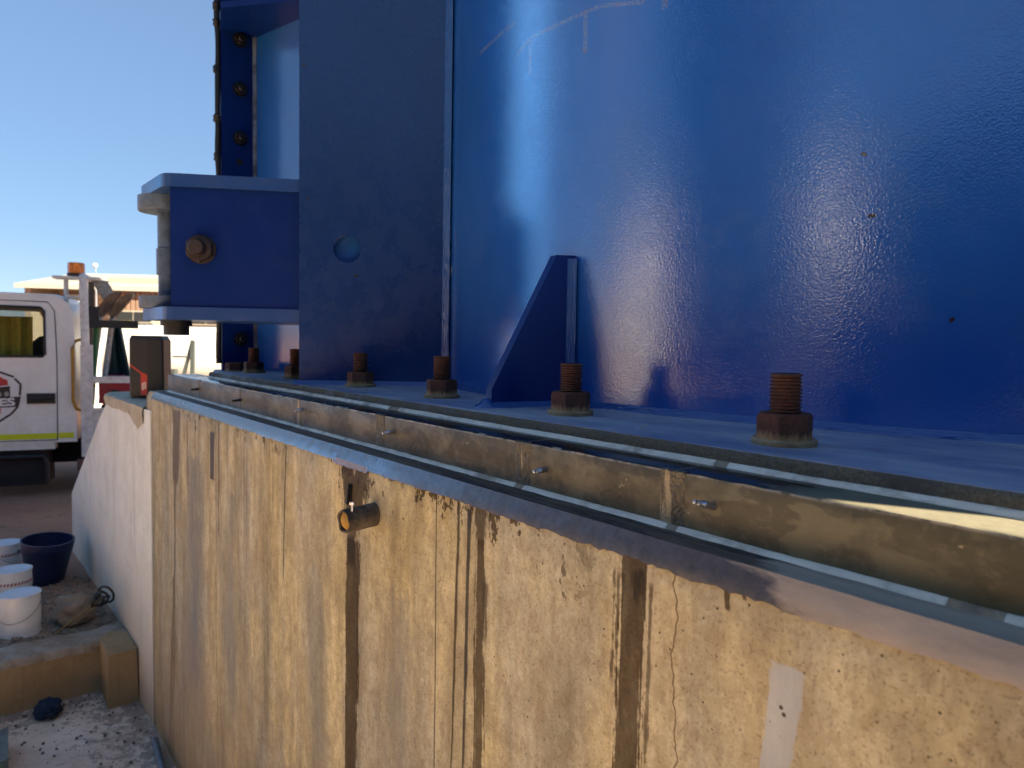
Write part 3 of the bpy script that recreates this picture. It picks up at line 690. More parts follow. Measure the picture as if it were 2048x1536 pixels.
# shell to plate
pts = []
for i in range(500):
    s = -0.5 + 2.24 * i / 499; pts.append((s, circ(s)))
g = G(); rows = []
for s, n in pts:
    dn = Vector((s - 1.11, n - 2.93)).normalized(); r_ = []
    for k in range(9):
        t = k / 8; off = 0.013 * t; hh = 0.013 * (1 - t); q = 0.0012 * abs(math.sin(t * math.pi * 3)) + (0.0012 * mnoise.noise(Vector((s*60, k*0.8, 0))) if 0 < k < 8 else 0)
        r_.append(tl(s + dn.x * (off + q - 0.0005), n + dn.y * (off + q - 0.0005), ZB + hh + q))
    rows.append(r_)
g.grid(rows); g.build('weld_bead', M_WELD, tank, 70)
# panel to plate, panel to shell
ed = Vector((PI_[0]-PO[0], PI_[1]-PO[1])).normalized(); nv = tl(-ed.y * -1, ed.x * -1, 0) - tl(0, 0, 0)
nface = P(ed.y, -ed.x, 0) - P(0, 0, 0)
if nface.dot(P(0, 0, 0) - P(*PO, 0)) < 0: nface = -nface
weld([tl(PO[0] + ed.x*PL*i/60, PO[1] + ed.y*PL*i/60, ZB) for i in range(-2, 61)], 0.013, (0, 0, 1), nface, 0.001, 100)
weld([tl(PI_[0] + 0.001, PI_[1] - 0.002, ZB + 0.01 + i * 0.006) for i in range(360)], 0.017, P(-ed.x, -ed.y, 0) - P(0, 0, 0), P(-0.943, -0.333, 0) - P(0, 0, 0), 0.0022, 160)

# gusset on the shell
e = Vector((0.20, -0.98)).normalized(); G0 = Vector((1.112, 1.018))
def gp(d, h, o=0.0): return tl(G0.x + e.x*d - e.y*o, G0.y + e.y*d + e.x*o, h)
g = G(); poly = [(-0.02, ZB), (0.183, ZB), (0.183, -0.092), (0.040, 0.184), (-0.02, 0.186)]
g.prism([gp(d, h, 0.013) for d, h in poly], gp(0, 0, -0.013) - gp(0, 0, 0.013)); g.bevel(0.0015, 2)
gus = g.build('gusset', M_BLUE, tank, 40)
cface = gp(0, 0, -1) - gp(0, 0, 0)
if cface.dot(P(0, 0, 0) - P(1.15, 0.95, 0)) < 0: cface = -cface
def gside(d, h): return gp(d, h, 0) + cface * 0.013
weld([gside(0.0, ZB + 0.012 + i*0.006) for i in range(50)], 0.014, gp(1, 0) - gp(0, 0), cface, 0.0012, 150, parent=gus)
weld([gside(i * 0.0055, ZB) for i in range(34)], 0.011, (0, 0, 1), cface, 0.001, 140, parent=gus)
g = G(); g.lathe([(0.026, 0.0), (0.024, 0.004), (0.016, 0.007), (0.010, 0.016), (0.002, 0.018)], 20, gp(0.186, ZB)); g.jitter(0.0015, 60); g.build('weld_toe', M_WELD, gus, 60)

# recessed bay beyond the panel: web, bolted flange, small top stiffener
g = G(); g.prism([tl(1.84, 1.265, ZB), tl(2.985, 0.972, ZB), tl(2.985, 0.984, ZB), tl(1.84, 1.277, ZB)], (0, 0, 4.2)); g.build('web_plate', M_WEB, tank)
FS = 2.975
g = G(); holes = []
g.prism([tl(FS, 0.842, ZB), tl(FS, 1.40, ZB), tl(FS, 1.40, 4.2), tl(FS, 0.842, 4.2)], P(0.022, 0, 0) - P(0, 0, 0)); g.bevel(0.001, 1); flange = g.build('flange', M_BLUE, tank)
g = G(); g.lathe([(0.0135, -0.002), (0.0135, 0.0012)], 24, (0, 0, 0), Matrix.Rotation(R(90), 4, 'Y')); g.build('bolt_hole', M_BLACK, flange, 40, Matrix.Translation(tl(FS, 0.912, 0.712)))
weld([tl(2.973, 0.976, ZB + 0.02 + i * 0.012) for i in range(180)], 0.012, P(0, -1, 0) - P(0, 0, 0), P(-1, 0, 0) - P(0, 0, 0), 0.002, 60, mat=M_FWELD)
weld([tl(1.9 + i * 0.01, 1.250 - i * 0.00256, ZB) for i in range(107)], 0.012, (0, 0, 1), P(0, -1, 0) - P(0, 0, 0), 0.0015, 80)
g = G(); g.prism([tl(s, n, 1.215) for s, n in ((3.0, 0.848), (2.79, 0.790), (2.40, 1.12), (3.0, 0.98))], (0, 0, 0.022)); g.bevel(0.0012, 1); g.build('top_stiffener', M_BLUE, tank)

# bracket with vertical pin
be = Vector((0.48, -0.877)).normalized(); B0 = Vector((2.015, 0.802))
def bp(d, h, o=0.0): return tl(B0.x + be.x*d - be.y*o, B0.y + be.y*d + be.x*o, h)
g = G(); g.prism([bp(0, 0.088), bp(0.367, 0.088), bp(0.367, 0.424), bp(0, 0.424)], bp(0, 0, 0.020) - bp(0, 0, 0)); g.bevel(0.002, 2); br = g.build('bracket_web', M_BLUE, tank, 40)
plan = [(2.000, 0.808), (2.175, 0.487), (2.185, 0.472), (2.198, 0.464), (2.215, 0.460), (2.43, 0.452), (2.45, 0.46), (2.455, 0.48), (2.455, 1.105), (2.03, 1.21)]
for h0, h1, nm in ((0.424, 0.460, 'bracket_top_plate'), (0.052, 0.088, 'bracket_bottom_plate')):
    g = G(); g.prism([tl(s, n, h0) for s, n in plan], (0, 0, h1 - h0)); g.bevel(0.002, 1, 40); g.build(nm, M_EDGE, br, 30)
pc = (2.38, 0.5125)
for h0, h1 in ((0.380, 0.4235), (0.0885, 0.125)):
    g = G(); g.lathe([(0.078, h0), (0.080, h0 + 0.003), (0.080, h1)], 48, tl(*pc, 0)); g.build('collar', M_COLLAR, br, 40)
g = G(); g.lathe([(0.026, 0.125), (0.026, 0.19), (0.031, 0.192), (0.031, 0.27), (0.027, 0.272), (0.027, 0.38)], 32, tl(*pc, 0)); g.build('pin', M_COLLAR, br, 40)
g = G(); g.lathe([(0.044, 0.036), (0.044, 0.0515)], 32, tl(2.33, 0.525, 0)); g.lathe([(0.036, 0.008), (0.036, 0.036)], 32, tl(2.33, 0.525, 0)); g.build('pin_nut', M_BLACK, br, 40)
weld([bp(0.0, 0.10 + i*0.006, -0.001) for i in range(54)], 0.010, bp(1, 0) - bp(0, 0), bp(0, 0, -1) - bp(0, 0), 0.002, 90, parent=br)

# ================================================================== BOLTS
g = G(); g.lathe([(0.041, 0.0), (0.042, 0.0012), (0.042, 0.0070), (0.0405, 0.0085)], 40); me_w = g.data('washer', M_WASHER, 40)
g = G(); hexnut(g, 0.0322, 0.0335); me_nut = g.data('nut', M_RUST, 25)
prof = []; zt = 0.0515; k = 0; z = 0.0
while z < zt - 0.003:
    prof += [(0.0170, z), (0.0213, z + 0.0021), (0.0213, z + 0.0026), (0.0170, z + 0.0045)]; z += 0.0048
prof += [(0.0200, zt - 0.0015), (0.0185, zt)]
g = G(); g.lathe([(0.0188, -0.02)] + prof, 32); me_st = g.data('threaded_stud', M_RUSTSTUD, 60)
for i, (s, n, lb, stud) in enumerate([
    (0.521, 0.872, 'largest rusty anchor bolt, nearest the camera at the right end of the row', True),
    (0.959, 0.887, 'rusty anchor bolt just right of the triangular blue gusset', True),
    (1.401, 0.887, 'rusty anchor bolt just left of the triangular blue gusset', True),
    (1.828, 0.889, 'rusty anchor bolt in front of the blue panel with the round hole', True),
    (2.312, 0.890, 'rusty anchor bolt half hidden behind the edge of the blue panel', True),
    (2.741, 0.890, 'rusty anchor bolt below the bracket near the far end of the base plate', True),
    (2.900, 0.868, 'short rusty nut without stud at the far end of the base plate', False)]):
    t = empty('anchor_bolt', FR @ Matrix.Translation(P(s, n, ZB)) @ Matrix.Rotation(R([20, 33, 12, 27, 44, 28, 40][i]), 4, 'Z') @ Matrix.Rotation(R([0.9, 0.3, -0.3, 0.2, 0.6, 0, 0][i]), 4, 'X'), lb, 'bolt', 'anchor bolts along the base plate')
    if stud: link('washer', me_w, t)
    link('nut', me_nut, t, Matrix.Translation((0, 0, 0.0086 if stud else 0.0005)))
    if stud: link('threaded_stud', me_st, t, Matrix.Translation((0, 0, 0.0425)) @ Matrix.Diagonal((1, 1, [1.0, 0.98, 1.03, 1.0, 1.05, 1.0, 1][i], 1)))
# flange bolts and the bracket bolt: axis towards the camera side
g = G(); g.lathe([(0.027, 0.0), (0.0285, 0.001), (0.0285, 0.004)], 32); me_fw = g.data('washer', M_DARKBOLT, 40)
g = G(); hexnut(g, 0.0215, 0.020); me_fn = g.data('nut', M_DARKBOLT, 25)
pr = [(0.0125, 0.0)]
for q in range(4): pr += [(0.0125, 0.0035*q), (0.0138, 0.0035*q + 0.0012), (0.0138, 0.0035*q + 0.0018), (0.0125, 0.0035*q + 0.0030)]
g = G(); g.lathe(pr + [(0.0115, 0.0150)], 24); me_fs = g.data('bolt_end', M_DARKBOLT, 50)
AX = Matrix.Rotation(R(90), 4, 'Y')     # local z -> +x (= -s, towards the camera)
for h, lb, a in ((1.190, 'uppermost dark bolt on the narrow blue flange', 10), (0.998, 'middle one of the three dark bolts on the narrow blue flange', 24), (0.805, 'dark bolt just above the empty hole in the narrow blue flange', 17), (0.0, 'dark bolt in the shade below the bracket, behind the rusty anchor bolts', 5)):
    t = empty('flange_bolt', FR @ Matrix.Translation(P(FS, 0.914, h)) @ AX @ Matrix.Rotation(R(a), 4, 'Z'), lb, 'bolt', 'bolts through the flange')
    link('washer', me_fw, t); link('nut', me_fn, t, Matrix.Translation((0, 0, 0.004))); link('bolt_end', me_fs, t, Matrix.Translation((0, 0, 0.0235)))
c = bp(0.285, 0.252); nb = (bp(0, 0, -1) - bp(0, 0, 0)).normalized()
if nb.dot(P(0, 0, 0) - P(*B0, 0)) < 0: nb = -nb
Mb = FR @ Matrix.Translation(c + TB + nb * 0.0002) @ nb.to_track_quat('Z', 'Y').to_matrix().to_4x4()
t = empty('bracket_bolt', Mb, 'large brown hex bolt through the web of the blue bracket', 'bolt')
g = G(); g.lathe([(0.041, 0.0), (0.041, 0.005)], 40); g.build('washer', M_BROWNBOLT, t, 40)
g = G(); hexnut(g, 0.0335, 0.024); g.build('nut', M_BROWNBOLT, t, 25, Matrix.Translation((0, 0, 0.005)))
g = G(); g.lathe([(0.0215, 0.0), (0.0215, 0.030), (0.019, 0.033)], 32); g.build('bolt_end', M_BROWNBOLT, t, 40, Matrix.Translation((0, 0, 0.029)))

# black cable tied along the flange edge
path = []; rr = []
for i in range(320):
    h = -0.10 + 1.75 * i / 319
    path.append(P(2.985 + 0.004 * gnoise(h, 1, 9), 0.831 + 0.005 * gnoise(h, 2, 6), h)); rr.append(0.0110 + 0.004 * gnoise(h, 5, 5))
cab = empty('cable', FR @ Matrix.Translation(path[0]), 'black cable knotted along the edge of the blue flange', 'cable')
g = G(); g.tube([p - path[0] for p in path], rr, 10); g.build('cable_run', M_BLACK, cab, 60)
for h in (0.72, 0.87, 1.06, 1.24, 1.30, 0.35):
    g = G(); c = P(2.985, 0.828, h) - path[0]
    g.lathe([(0.004, -0.020), (0.014, -0.012), (0.012, 0), (0.015, 0.008), (0.004, 0.020)], 12, c); g.jitter(0.004, 90); g.build('knot', M_BLACK, cab, 60)

# pipe stub sticking out of the wall
M_CARD = simple('mud_coated_pipe', (0.15, 0.115, 0.08), 0.9, 0, 0.75, 45, 0.8, 110)
M_FOAM = simple('yellow_foam', (0.45, 0.24, 0.04), 0.9, 0, 0.3, 60, 0.5, 200)
pb = P(1.215, 0.620, -0.330)
t = empty('pipe_stub', FR @ Matrix.Translation(pb), 'muddy pipe stub with yellow foam plug sticking out of the stained wall', 'pipe')
ax = (P(1.210, 0.556, -0.334) - pb)
M = ax.to_track_quat('Z', 'Y').to_matrix().to_4x4(); L = ax.length
g = G(); seg = 28; rows = []
for z, r0 in ((-0.01, 0.0225), (0.02, 0.0222), (0.04, 0.0226), (L - 0.006, 0.0224), (L + 0.001, 0.0216), (L, 0.0185), (L - 0.02, 0.0180)):
    rows.append([M @ Vector(((r0 + 0.0008 * math.sin(3*a + 20*z)) * math.cos(a), r0 * math.sin(a), z + (0.0012 * math.sin(5*a) if z > L - 0.01 else 0))) for a in [2*math.pi*k/seg for k in range(seg + 1)]])
g.grid(rows); bmesh.ops.remove_doubles(g.bm, verts=g.bm.verts, dist=1e-5); g.build('sleeve', M_CARD, t, 40)
g = G(); g.lathe([(0.0185, L - 0.025), (0.0185, L - 0.006), (0.012, L - 0.001), (0.002, L - 0.001)], 20, (0, 0, 0), M); g.jitter(0.0012, 120); g.build('foam_plug', M_FOAM, t, 50)
g = G(); p = M @ Vector((0.012, 0.020, L - 0.012)); g.lathe([(0.0025, 0.0), (0.0025, 0.012), (0.0055, 0.012), (0.0055, 0.017)], 8, p); g.jitter(0.0008, 200); g.build('clamp_screw', M_ZINC, t, 40)
g = G(); g.bar(P(1.316, 0.619, -0.288), P(1.320, 0.617, -0.330), 0.012, 0.006); g.bevel(0.003, 1); g.jitter(0.001, 60)
tag(g.build('rebar_stub', M_BLACK, None, 40, FR), 'short black metal stub on the wall just above the pipe', 'metal stub')

# small white flake on the plate
g = G(); g.prism([P(0.72, 0.80, ZB + 0.0015), P(0.715, 0.806, ZB + 0.0015), P(0.705, 0.812, ZB + 0.010), P(0.709, 0.805, ZB + 0.011)], (0, 0, 0.0008))
tag(g.build('paint_flake', simple('pale_flake', (0.55, 0.60, 0.66), 0.4), None, None, FR), 'tiny pale flake standing on the base plate left of the largest bolt', 'flake')
# ================================================================== SMALL THINGS ON THE GROUND
M_BUCKET = simple('navy_plastic', (0.010, 0.020, 0.075), 0.42, 0, 0.4, 12, 0.1, 80)
M_CAN = simple('white_tin', (0.80, 0.78, 0.75), 0.35, 0, 0.15, 10)
M_LID = simple('pale_lid', (0.62, 0.66, 0.72), 0.30, 0, 0.15, 10)
M_RED = simple('red_print', (0.38, 0.03, 0.03), 0.5, 0, 0.2)
M_INK = simple('black_print', (0.02, 0.02, 0.022), 0.5, 0, 0.2)
M_WIRE = simple('wire', (0.35, 0.34, 0.33), 0.35, 0.8, 0.2)
b = empty('bucket', FR @ Matrix.Translation(P(4.78, 0.37, -1.405)) @ Matrix.Rotation(R(5), 4, 'Y') @ Matrix.Rotation(R(-3), 4, 'X') @ Matrix.Scale(0.83, 4), 'dark blue plastic bucket leaning against the wing wall', 'bucket')
g = G(); g.lathe([(0.108, 0.0), (0.150, 0.235), (0.152, 0.238), (0.152, 0.262), (0.156, 0.264), (0.156, 0.290), (0.160, 0.293), (0.160, 0.300), (0.151, 0.300), (0.147, 0.235), (0.105, 0.008), (0.002, 0.008)], 48); g.build('pail', M_BUCKET, b, 35)
g = G(); g.tube([(0.163*math.cos(a) - 0.02, 0.163*math.sin(a), 0.262 - 0.06*abs(math.sin((a-1.9)*0.9))) for a in [R(120 + i*6) for i in range(26)]], 0.008, 8); g.build('handle', M_BUCKET, b, 60)
for i, (s, n, lb, rz) in enumerate(((3.99, 0.205, 'front white paint can with a small printed label, nearest the kerb', -30), (4.42, 0.200, 'middle white paint can with a red striped band', 10), (5.02, 0.190, 'rearmost white paint can, half cut off at the picture edge', 60))):
    t = empty('paint_can', FR @ Matrix.Translation(P(s, n, -1.402)) @ Matrix.Rotation(R(rz), 4, 'Z'), lb, 'paint can', 'paint cans beside the bucket')
    g = G(); g.lathe([(0.083, 0.0), (0.086, 0.003), (0.086, 0.006), (0.084, 0.008), (0.084, 0.185), (0.087, 0.188), (0.087, 0.194), (0.083, 0.196), (0.080, 0.190), (0.002, 0.190)], 48); g.build('tin', M_CAN, t, 30)
    g = G(); g.lathe([(0.079, 0.1905), (0.079, 0.194), (0.070, 0.192), (0.002, 0.192)], 48); g.build('lid', M_LID, t, 30)
    g = G(); g.tube([(0.0865*math.cos(a), 0.0865*math.sin(a), 0.150 - 0.075*math.sin((a - R(-100))/R(200)*math.pi)) for a in [R(-100 + i*10) for i in range(21)]], 0.0016, 6); g.build('wire_handle', M_WIRE, t, 60)
    if i != 0:
        for q in range(34):
            a = R(-180 + q*10.6); g = G()
            a0, a1 = a, a + R(5.6); z0, z1, sh = 0.128, 0.142, R(4)
            g.face([(0.0848*math.cos(a0), 0.0848*math.sin(a0), z0), (0.0848*math.cos(a1), 0.0848*math.sin(a1), z0), (0.0848*math.cos(a1+sh), 0.0848*math.sin(a1+sh), z1), (0.0848*math.cos(a0+sh), 0.0848*math.sin(a0+sh), z1)]); g.build('red_stripe', M_RED, t)
    else:
        for (a0, a1, z0, z1, m) in ((-128, -118, 0.125, 0.137, M_RED), (-132, -112, 0.140, 0.146, M_INK), (-128, -120, 0.070, 0.100, M_INK), (-122, -112, 0.030, 0.046, M_INK), (-130, -116, 0.150, 0.165, M_INK)):
            g = G(); n_ = 5
            g.grid([[(0.0848*math.cos(R(a0 + (a1-a0)*k/n_)), 0.0848*math.sin(R(a0 + (a1-a0)*k/n_)), z) for k in range(n_+1)] for z in (z0, z1)]); g.build('print', m, t)
# mixing paddle propped on the rubble
M_PADDLE = simple('dark_steel_paddle', (0.045, 0.045, 0.042), 0.4, 0.7, 0.5, 40)
M_BRASS = simple('dull_brass', (0.16, 0.12, 0.06), 0.5, 0.6, 0.4, 40)
p0, p1 = P(3.82, 0.335, -1.375), P(3.70, 0.520, -1.195)
t = empty('mixing_paddle', FR @ Matrix.Translation(p0), 'steel mixing paddle with ring head propped up beside the wing wall', 'paddle')
d = p1 - p0; dn = d.normalized(); side = dn.cross(Vector((0.9, -0.2, 0.3))).normalized(); up = side.cross(dn)
g = G(); g.tube([d*0, d*0.92], 0.0055, 10); g.build('rod', M_BRASS, t, 50)
c = d * 1.0
for nm, r0, tilt in (('ring', 0.040, 0.35), ('ring', 0.030, -0.9)):
    ax2 = (dn * math.cos(tilt) + up * math.sin(tilt)); cc = c + (dn * -0.03 if r0 < 0.035 else dn * 0)
    g = G(); g.tube([cc + (side*math.cos(a)*1.0 + (ax2)*math.sin(a)) * r0 for a in [2*math.pi*k/28 for k in range(29)]], 0.0055, 8); g.build(nm, M_PADDLE, t, 60)
g = G()
for a0 in (0, 2.1, 4.2):
    g.tube([d*0.70 + side*0.004, d*0.82 + (side*math.cos(a0) + up*math.sin(a0))*0.026, d*0.98 + (side*math.cos(a0+1.2) + up*math.sin(a0+1.2))*0.028], 0.006, 8)
g.build('spiral_blade', M_PADDLE, t, 60)
# rock, rubble
def rock(name, co, r, mat, seed, label=None, cat=None, sq=(1, 1, 0.75)):
    g = G(); bmesh.ops.create_icosphere(g.bm, subdivisions=4, radius=1.0)
    for v in g.bm.verts:
        q = v.co.normalized(); f = 1 + 0.32*mnoise.noise(q*1.5 + Vector((seed, 0, 0))) + 0.12*mnoise.noise(q*4 + Vector((0, seed, 0))) + 0.05*mnoise.noise(q*11 + Vector((0, 0, seed)))
        v.co = Vector((q.x*f*r*sq[0], q.y*f*r*sq[1], q.z*f*r*sq[2]))
    o = g.build(name, mat, None, 50, FR @ Matrix.Translation(co)); return tag(o, label, cat)
M_ROCK = conc('rubble_concrete', (0.34, 0.26, 0.19), (0.22, 0.155, 0.105), 14, 0.95, None, 0.9)
rock('rubble_lump', P(4.02, 0.43, -1.345), 0.088, M_ROCK, 3.1, 'rounded lump of dusty rubble behind the mixing paddle', 'rubble', (1.2, 1, 0.85))
M_RAG = simple('blue_cloth', (0.008, 0.022, 0.050), 0.9, 0, 0.4, 40, 0.5, 150)
g = G(); bmesh.ops.create_icosphere(g.bm, subdivisions=4, radius=1.0)
for v in g.bm.verts:
    q = v.co.normalized(); f = 1 + 0.35*mnoise.noise(q*2.2 + Vector((9, 0, 0))) + 0.16*mnoise.noise(q*6)
    v.co = Vector((q.x*f*0.062, q.y*f*0.05, max(-0.02, q.z*f*0.042)))
tag(g.build('rag', M_RAG, None, 60, FR @ Matrix.Translation(P(3.55, 0.275, -1.605))), 'crumpled dark blue rag on the pit floor against the kerb', 'rag')
g = G(); g.tube([P(3.02, 0.585, -1.600), P(2.72, 0.560, -1.595)], 0.013, 12); tag(g.build('loose_bar', M_GREYSTEEL, None, 40, FR), 'grey metal bar lying along the foot of the big wall', 'bar')
g = G(); g.prism([P(3.36, 0.05, -1.62), P(3.10, 0.05, -1.62), P(3.10, 0.115, -1.60), P(3.36, 0.125, -1.60)], (0, 0, 0.055)); g.bevel(0.004); tag(g.build('board', simple('grey_green_board', (0.14, 0.17, 0.15), 0.8, 0, 0.4, 20), None, 30, FR), 'grey green board at the bottom left picture corner', 'board')
# loose crumbs: one mass
def crumbs(name, label, pts, mat):
    g = G()
    for (p, r) in pts:
        M = Matrix.Translation(p) @ Matrix.Rotation(random.random()*6, 4, 'Z') @ Matrix.Rotation(random.random()*3, 4, 'X') @ Matrix.Diagonal((r, r*random.uniform(0.6, 1), r*random.uniform(0.45, 0.9), 1))
        bmesh.ops.create_icosphere(g.bm, subdivisions=1, radius=1.0, matrix=M)
    tag(g.build(name, mat, None, None, FR), label, 'debris', kind='stuff')
pts = []
for i in range(500):
    s = random.uniform(2.7, 3.63); n = 0.6 - abs(random.gauss(0, 0.28)) if random.random() < 0.5 else random.uniform(-0.6, 0.6)
    if random.random() < 0.35: s = 3.63 - abs(random.gauss(0, 0.10))
    pts.append((P(s, n, -1.626), random.choice((0.0015, 0.002, 0.003, 0.004, 0.007))))
crumbs('floor_crumbs', 'loose dirt crumbs scattered on the pit floor', pts, simple('dark_crumbs', (0.26, 0.19, 0.14), 0.95, 0, 0.6, 30))
pts = []
for i in range(1300):
    s = random.uniform(3.75, 4.75); n = random.uniform(-0.2, 0.57)
    pts.append((P(s, n, ground_h(s, n) + 0.002 + 0.016*gnoise(s, n, 2.1) + 0.010*gnoise(s, n, 7)), random.choice((0.003, 0.004, 0.006, 0.009, 0.013))))
crumbs('gravel', 'pale gravel and mortar crumbs around the paint cans', pts, simple('pale_crumbs', (0.34, 0.26, 0.19), 0.95, 0, 0.5, 40))

# carton on the wing wall
M_CARTON = simple('black_carton', (0.014, 0.014, 0.016), 0.5, 0, 0.35, 10)
M_KRAFT = simple('brown_card', (0.42, 0.27, 0.15), 0.85, 0, 0.2, 20)
M_CRED = simple('carton_red', (0.48, 0.035, 0.025), 0.45, 0, 0.15)
M_CWHITE = simple('carton_white', (0.70, 0.68, 0.66), 0.5, 0, 0.1)
bx = empty('carton', Matrix.Translation((-1.715, 3.345, EYE - 0.286)) @ Matrix.Rotation(R(6), 4, 'Z'), 'tall black carton with a red stripe standing on the wing wall', 'box')
# local x right, y away from the camera; the visible corner runs down the front
W, Dp, Hh = 0.080, 0.062, 0.294
poly = [(-W, -0.012), (-0.070, -0.030), (0.012, -0.045), (0.070, -0.034), (W - 0.004, -0.024), (W - 0.004, Dp), (-W, Dp)]
g = G(); n_ = len(poly)
zr = [(0.0, 0.93), (0.014, 1.0), (Hh - 0.018, 1.0), (Hh, 0.90)]
rows = [[Vector((x*k, y*k, z)) for x, y in poly] for z, k in zr]
V = [[g.v(p) for p in r] for r in rows]
for A_, B_ in zip(V, V[1:]):
    for k in range(n_): g.bm.faces.new((A_[k], A_[(k+1) % n_], B_[(k+1) % n_], B_[k]))
g.bm.faces.new(V[0][::-1]); g.bm.faces.new(V[-1]); g.build('case', M_CARTON, bx)
g = G(); g.box((W - 0.0035, -0.020, 0.016), (W + 0.0005, Dp - 0.002, Hh - 0.02)); g.build('card_side', M_KRAFT, bx)
# red stripe across the left face and down along the corner (on the face from (-.070,-.030) to (.012,-.045))
def fpt(u, z, o=0.0012):
    a, b_ = Vector((-0.070, -0.030, 0)), Vector((0.012, -0.045, 0)); p = a.lerp(b_, u); nrm = Vector((b_.y - a.y, -(b_.x - a.x), 0)).normalized()
    return Vector((p.x, p.y, z)) + nrm * o
g = G(); g.face([fpt(0.0, 0.162), fpt(0.62, 0.126), fpt(0.62, 0.116), fpt(0.0, 0.152)]); g.face([fpt(0.62, 0.126), fpt(1.0, 0.112), fpt(1.0, 0.016), fpt(0.62, 0.016), fpt(0.62, 0.116)]); g.build('red_stripe', M_CRED, bx)
g = G()
for q in range(3):
    z = 0.040 + q*0.012; g.face([fpt(0.68, z, 0.002), fpt(0.92, z + 0.012, 0.002), fpt(0.92, z + 0.016, 0.002), fpt(0.68, z + 0.005, 0.002)])
g.face([fpt(0.70, 0.040, 0.0022), fpt(0.76, 0.040, 0.0022), fpt(0.78, 0.074, 0.0022), fpt(0.73, 0.074, 0.0022)]); g.face([fpt(0.86, 0.046, 0.0022), fpt(0.91, 0.046, 0.0022), fpt(0.92, 0.078, 0.0022), fpt(0.88, 0.078, 0.0022)])
g.build('logo', M_CWHITE, bx)

# ================================================================== TRUCK
TG = -1.65
M_TW = simple('white_truck_paint', (0.66, 0.645, 0.61), 0.30, 0, 0.10, 3)
def dirtywhite():
    n = NB('dirty_white_panel'); a = n.noise(3.5, 5, 0.65); b = n.noise(18, 5, 0.7)
    z = n.sep()[2]
    col = n.mix(n.map(a, 0.35, 0.65), (0.84, 0.85, 0.79), (0.74, 0.74, 0.67))
    col = n.mix(n.map(n.m_('ADD', n.m_('MULTIPLY', z, -0.25), b), 0.25, 0.65, 0, 0.45), col, (0.55, 0.48, 0.40))
    n.set(Base_Color=col, Roughness=0.33); return n.m
M_TDW = dirtywhite()
M_TBLK = simple('black_plastic', (0.015, 0.015, 0.016), 0.5, 0, 0.3, 10)
M_CHASSIS = simple('dark_chassis', (0.022, 0.020, 0.020), 0.8, 0.1, 0.5, 6)
M_YEL = simple('yellow_reflective', (0.68, 0.74, 0.02), 0.35, 0, 0.08)
M_VEST = simple('yellow_fabric', (0.95, 0.76, 0.10), 0.85, 0, 0.3, 25)
M_RAIL = simple('ochre_rail', (0.42, 0.23, 0.03), 0.5, 0, 0.3, 30)
M_RACKW = simple('chipped_white_rack', (0.78, 0.78, 0.71), 0.5, 0, 0.3, 18)
M_ORANGE = NB('amber_lens').set(Base_Color=(0.85, 0.25, 0.02), Roughness=0.2, Transmission_Weight=0.35).m
gl = NB('window_glass'); gl.set(Base_Color=(0.02, 0.025, 0.025), Roughness=0.03, IOR=1.5)
_tr = gl.t.nodes.new('ShaderNodeBsdfTransparent'); _tr.inputs[0].default_value = (0.88, 0.88, 0.86, 1); _mx = gl.t.nodes.new('ShaderNodeMixShader'); _mx.inputs[0].default_value = 0.82
gl.t.links.new(gl.b.outputs[0], _mx.inputs[1]); gl.t.links.new(_tr.outputs[0], _mx.inputs[2]); gl.t.links.new(_mx.outputs[0], gl.out.inputs[0]); M_GLASS = gl.m
TM = Matrix.Translation((-4.49, 7.30, EYE + TG)) @ Matrix.Rotation(R(23), 4, 'Z')
tr = empty('work_truck', TM, 'white dual cab work truck with rear door decal and tool rack', 'truck')
WY = 1.85                    # cab width (local y away from the camera)
def side_panel(y0, y1, nm, mat):
    """cab side with two window openings, made of strips around them; local x from -2.75 (front) to 0 (rear)"""
    g = G()
    def bxz(x0, x1, z0, z1): g.box((x0, y0, z0), (x1, y1, z1))
    bxz(-2.60, -0.185, 0.56, 1.43); bxz(-0.185, 0.0, 0.56, 1.43)
    return g
# body side as one outline with the window cut out: polygons around the opening
def outline_side(y, t, nm, parent):
    g = G()
    outer = [(-2.66, 0.56), (-2.72, 1.10), (-2.66, 1.36), (-2.20, 2.00), (-2.05, 2.05), (-1.2, 2.075), (-0.22, 2.065), (-0.12, 2.035), (-0.05, 1.97), (-0.02, 1.86), (0.0, 1.40), (0.0, 0.56)]
    wins = [[(-0.285, 1.435), (-0.265, 1.455), (-0.265, 1.90), (-0.295, 1.935), (-1.10, 1.945), (-1.10, 1.435)], [(-1.28, 1.435), (-1.28, 1.945), (-1.98, 1.945), (-2.16, 1.72), (-2.42, 1.435)]]
    for yy in (y, y + t):
        edges = []
        def loop(pts):
            V = [g.v((x, yy, z)) for x, z in pts]; return [g.bm.edges.new((V[i], V[(i+1) % len(V)])) for i in range(len(V))]
        for pts in [outer] + wins: edges += loop(pts)
        bmesh.ops.triangle_fill(g.bm, edges=edges, use_beauty=True)
    bd = [e for e in g.bm.edges if len(e.link_faces) == 1]
    # rims
    for pts in [outer] + wins:
        for i in range(len(pts)):
            a, b_ = pts[i], pts[(i+1) % len(pts)]
            g.face([(a[0], y, a[1]), (b_[0], y, b_[1]), (b_[0], y + t, b_[1]), (a[0], y + t, a[1])])
    bmesh.ops.remove_doubles(g.bm, verts=g.bm.verts, dist=1e-5)
    return g.build(nm, M_TDW, parent, 25)
s1 = outline_side(0.0, 0.045, 'cab_side', tr); s2 = outline_side(WY - 0.045, 0.045, 'cab_side', tr)
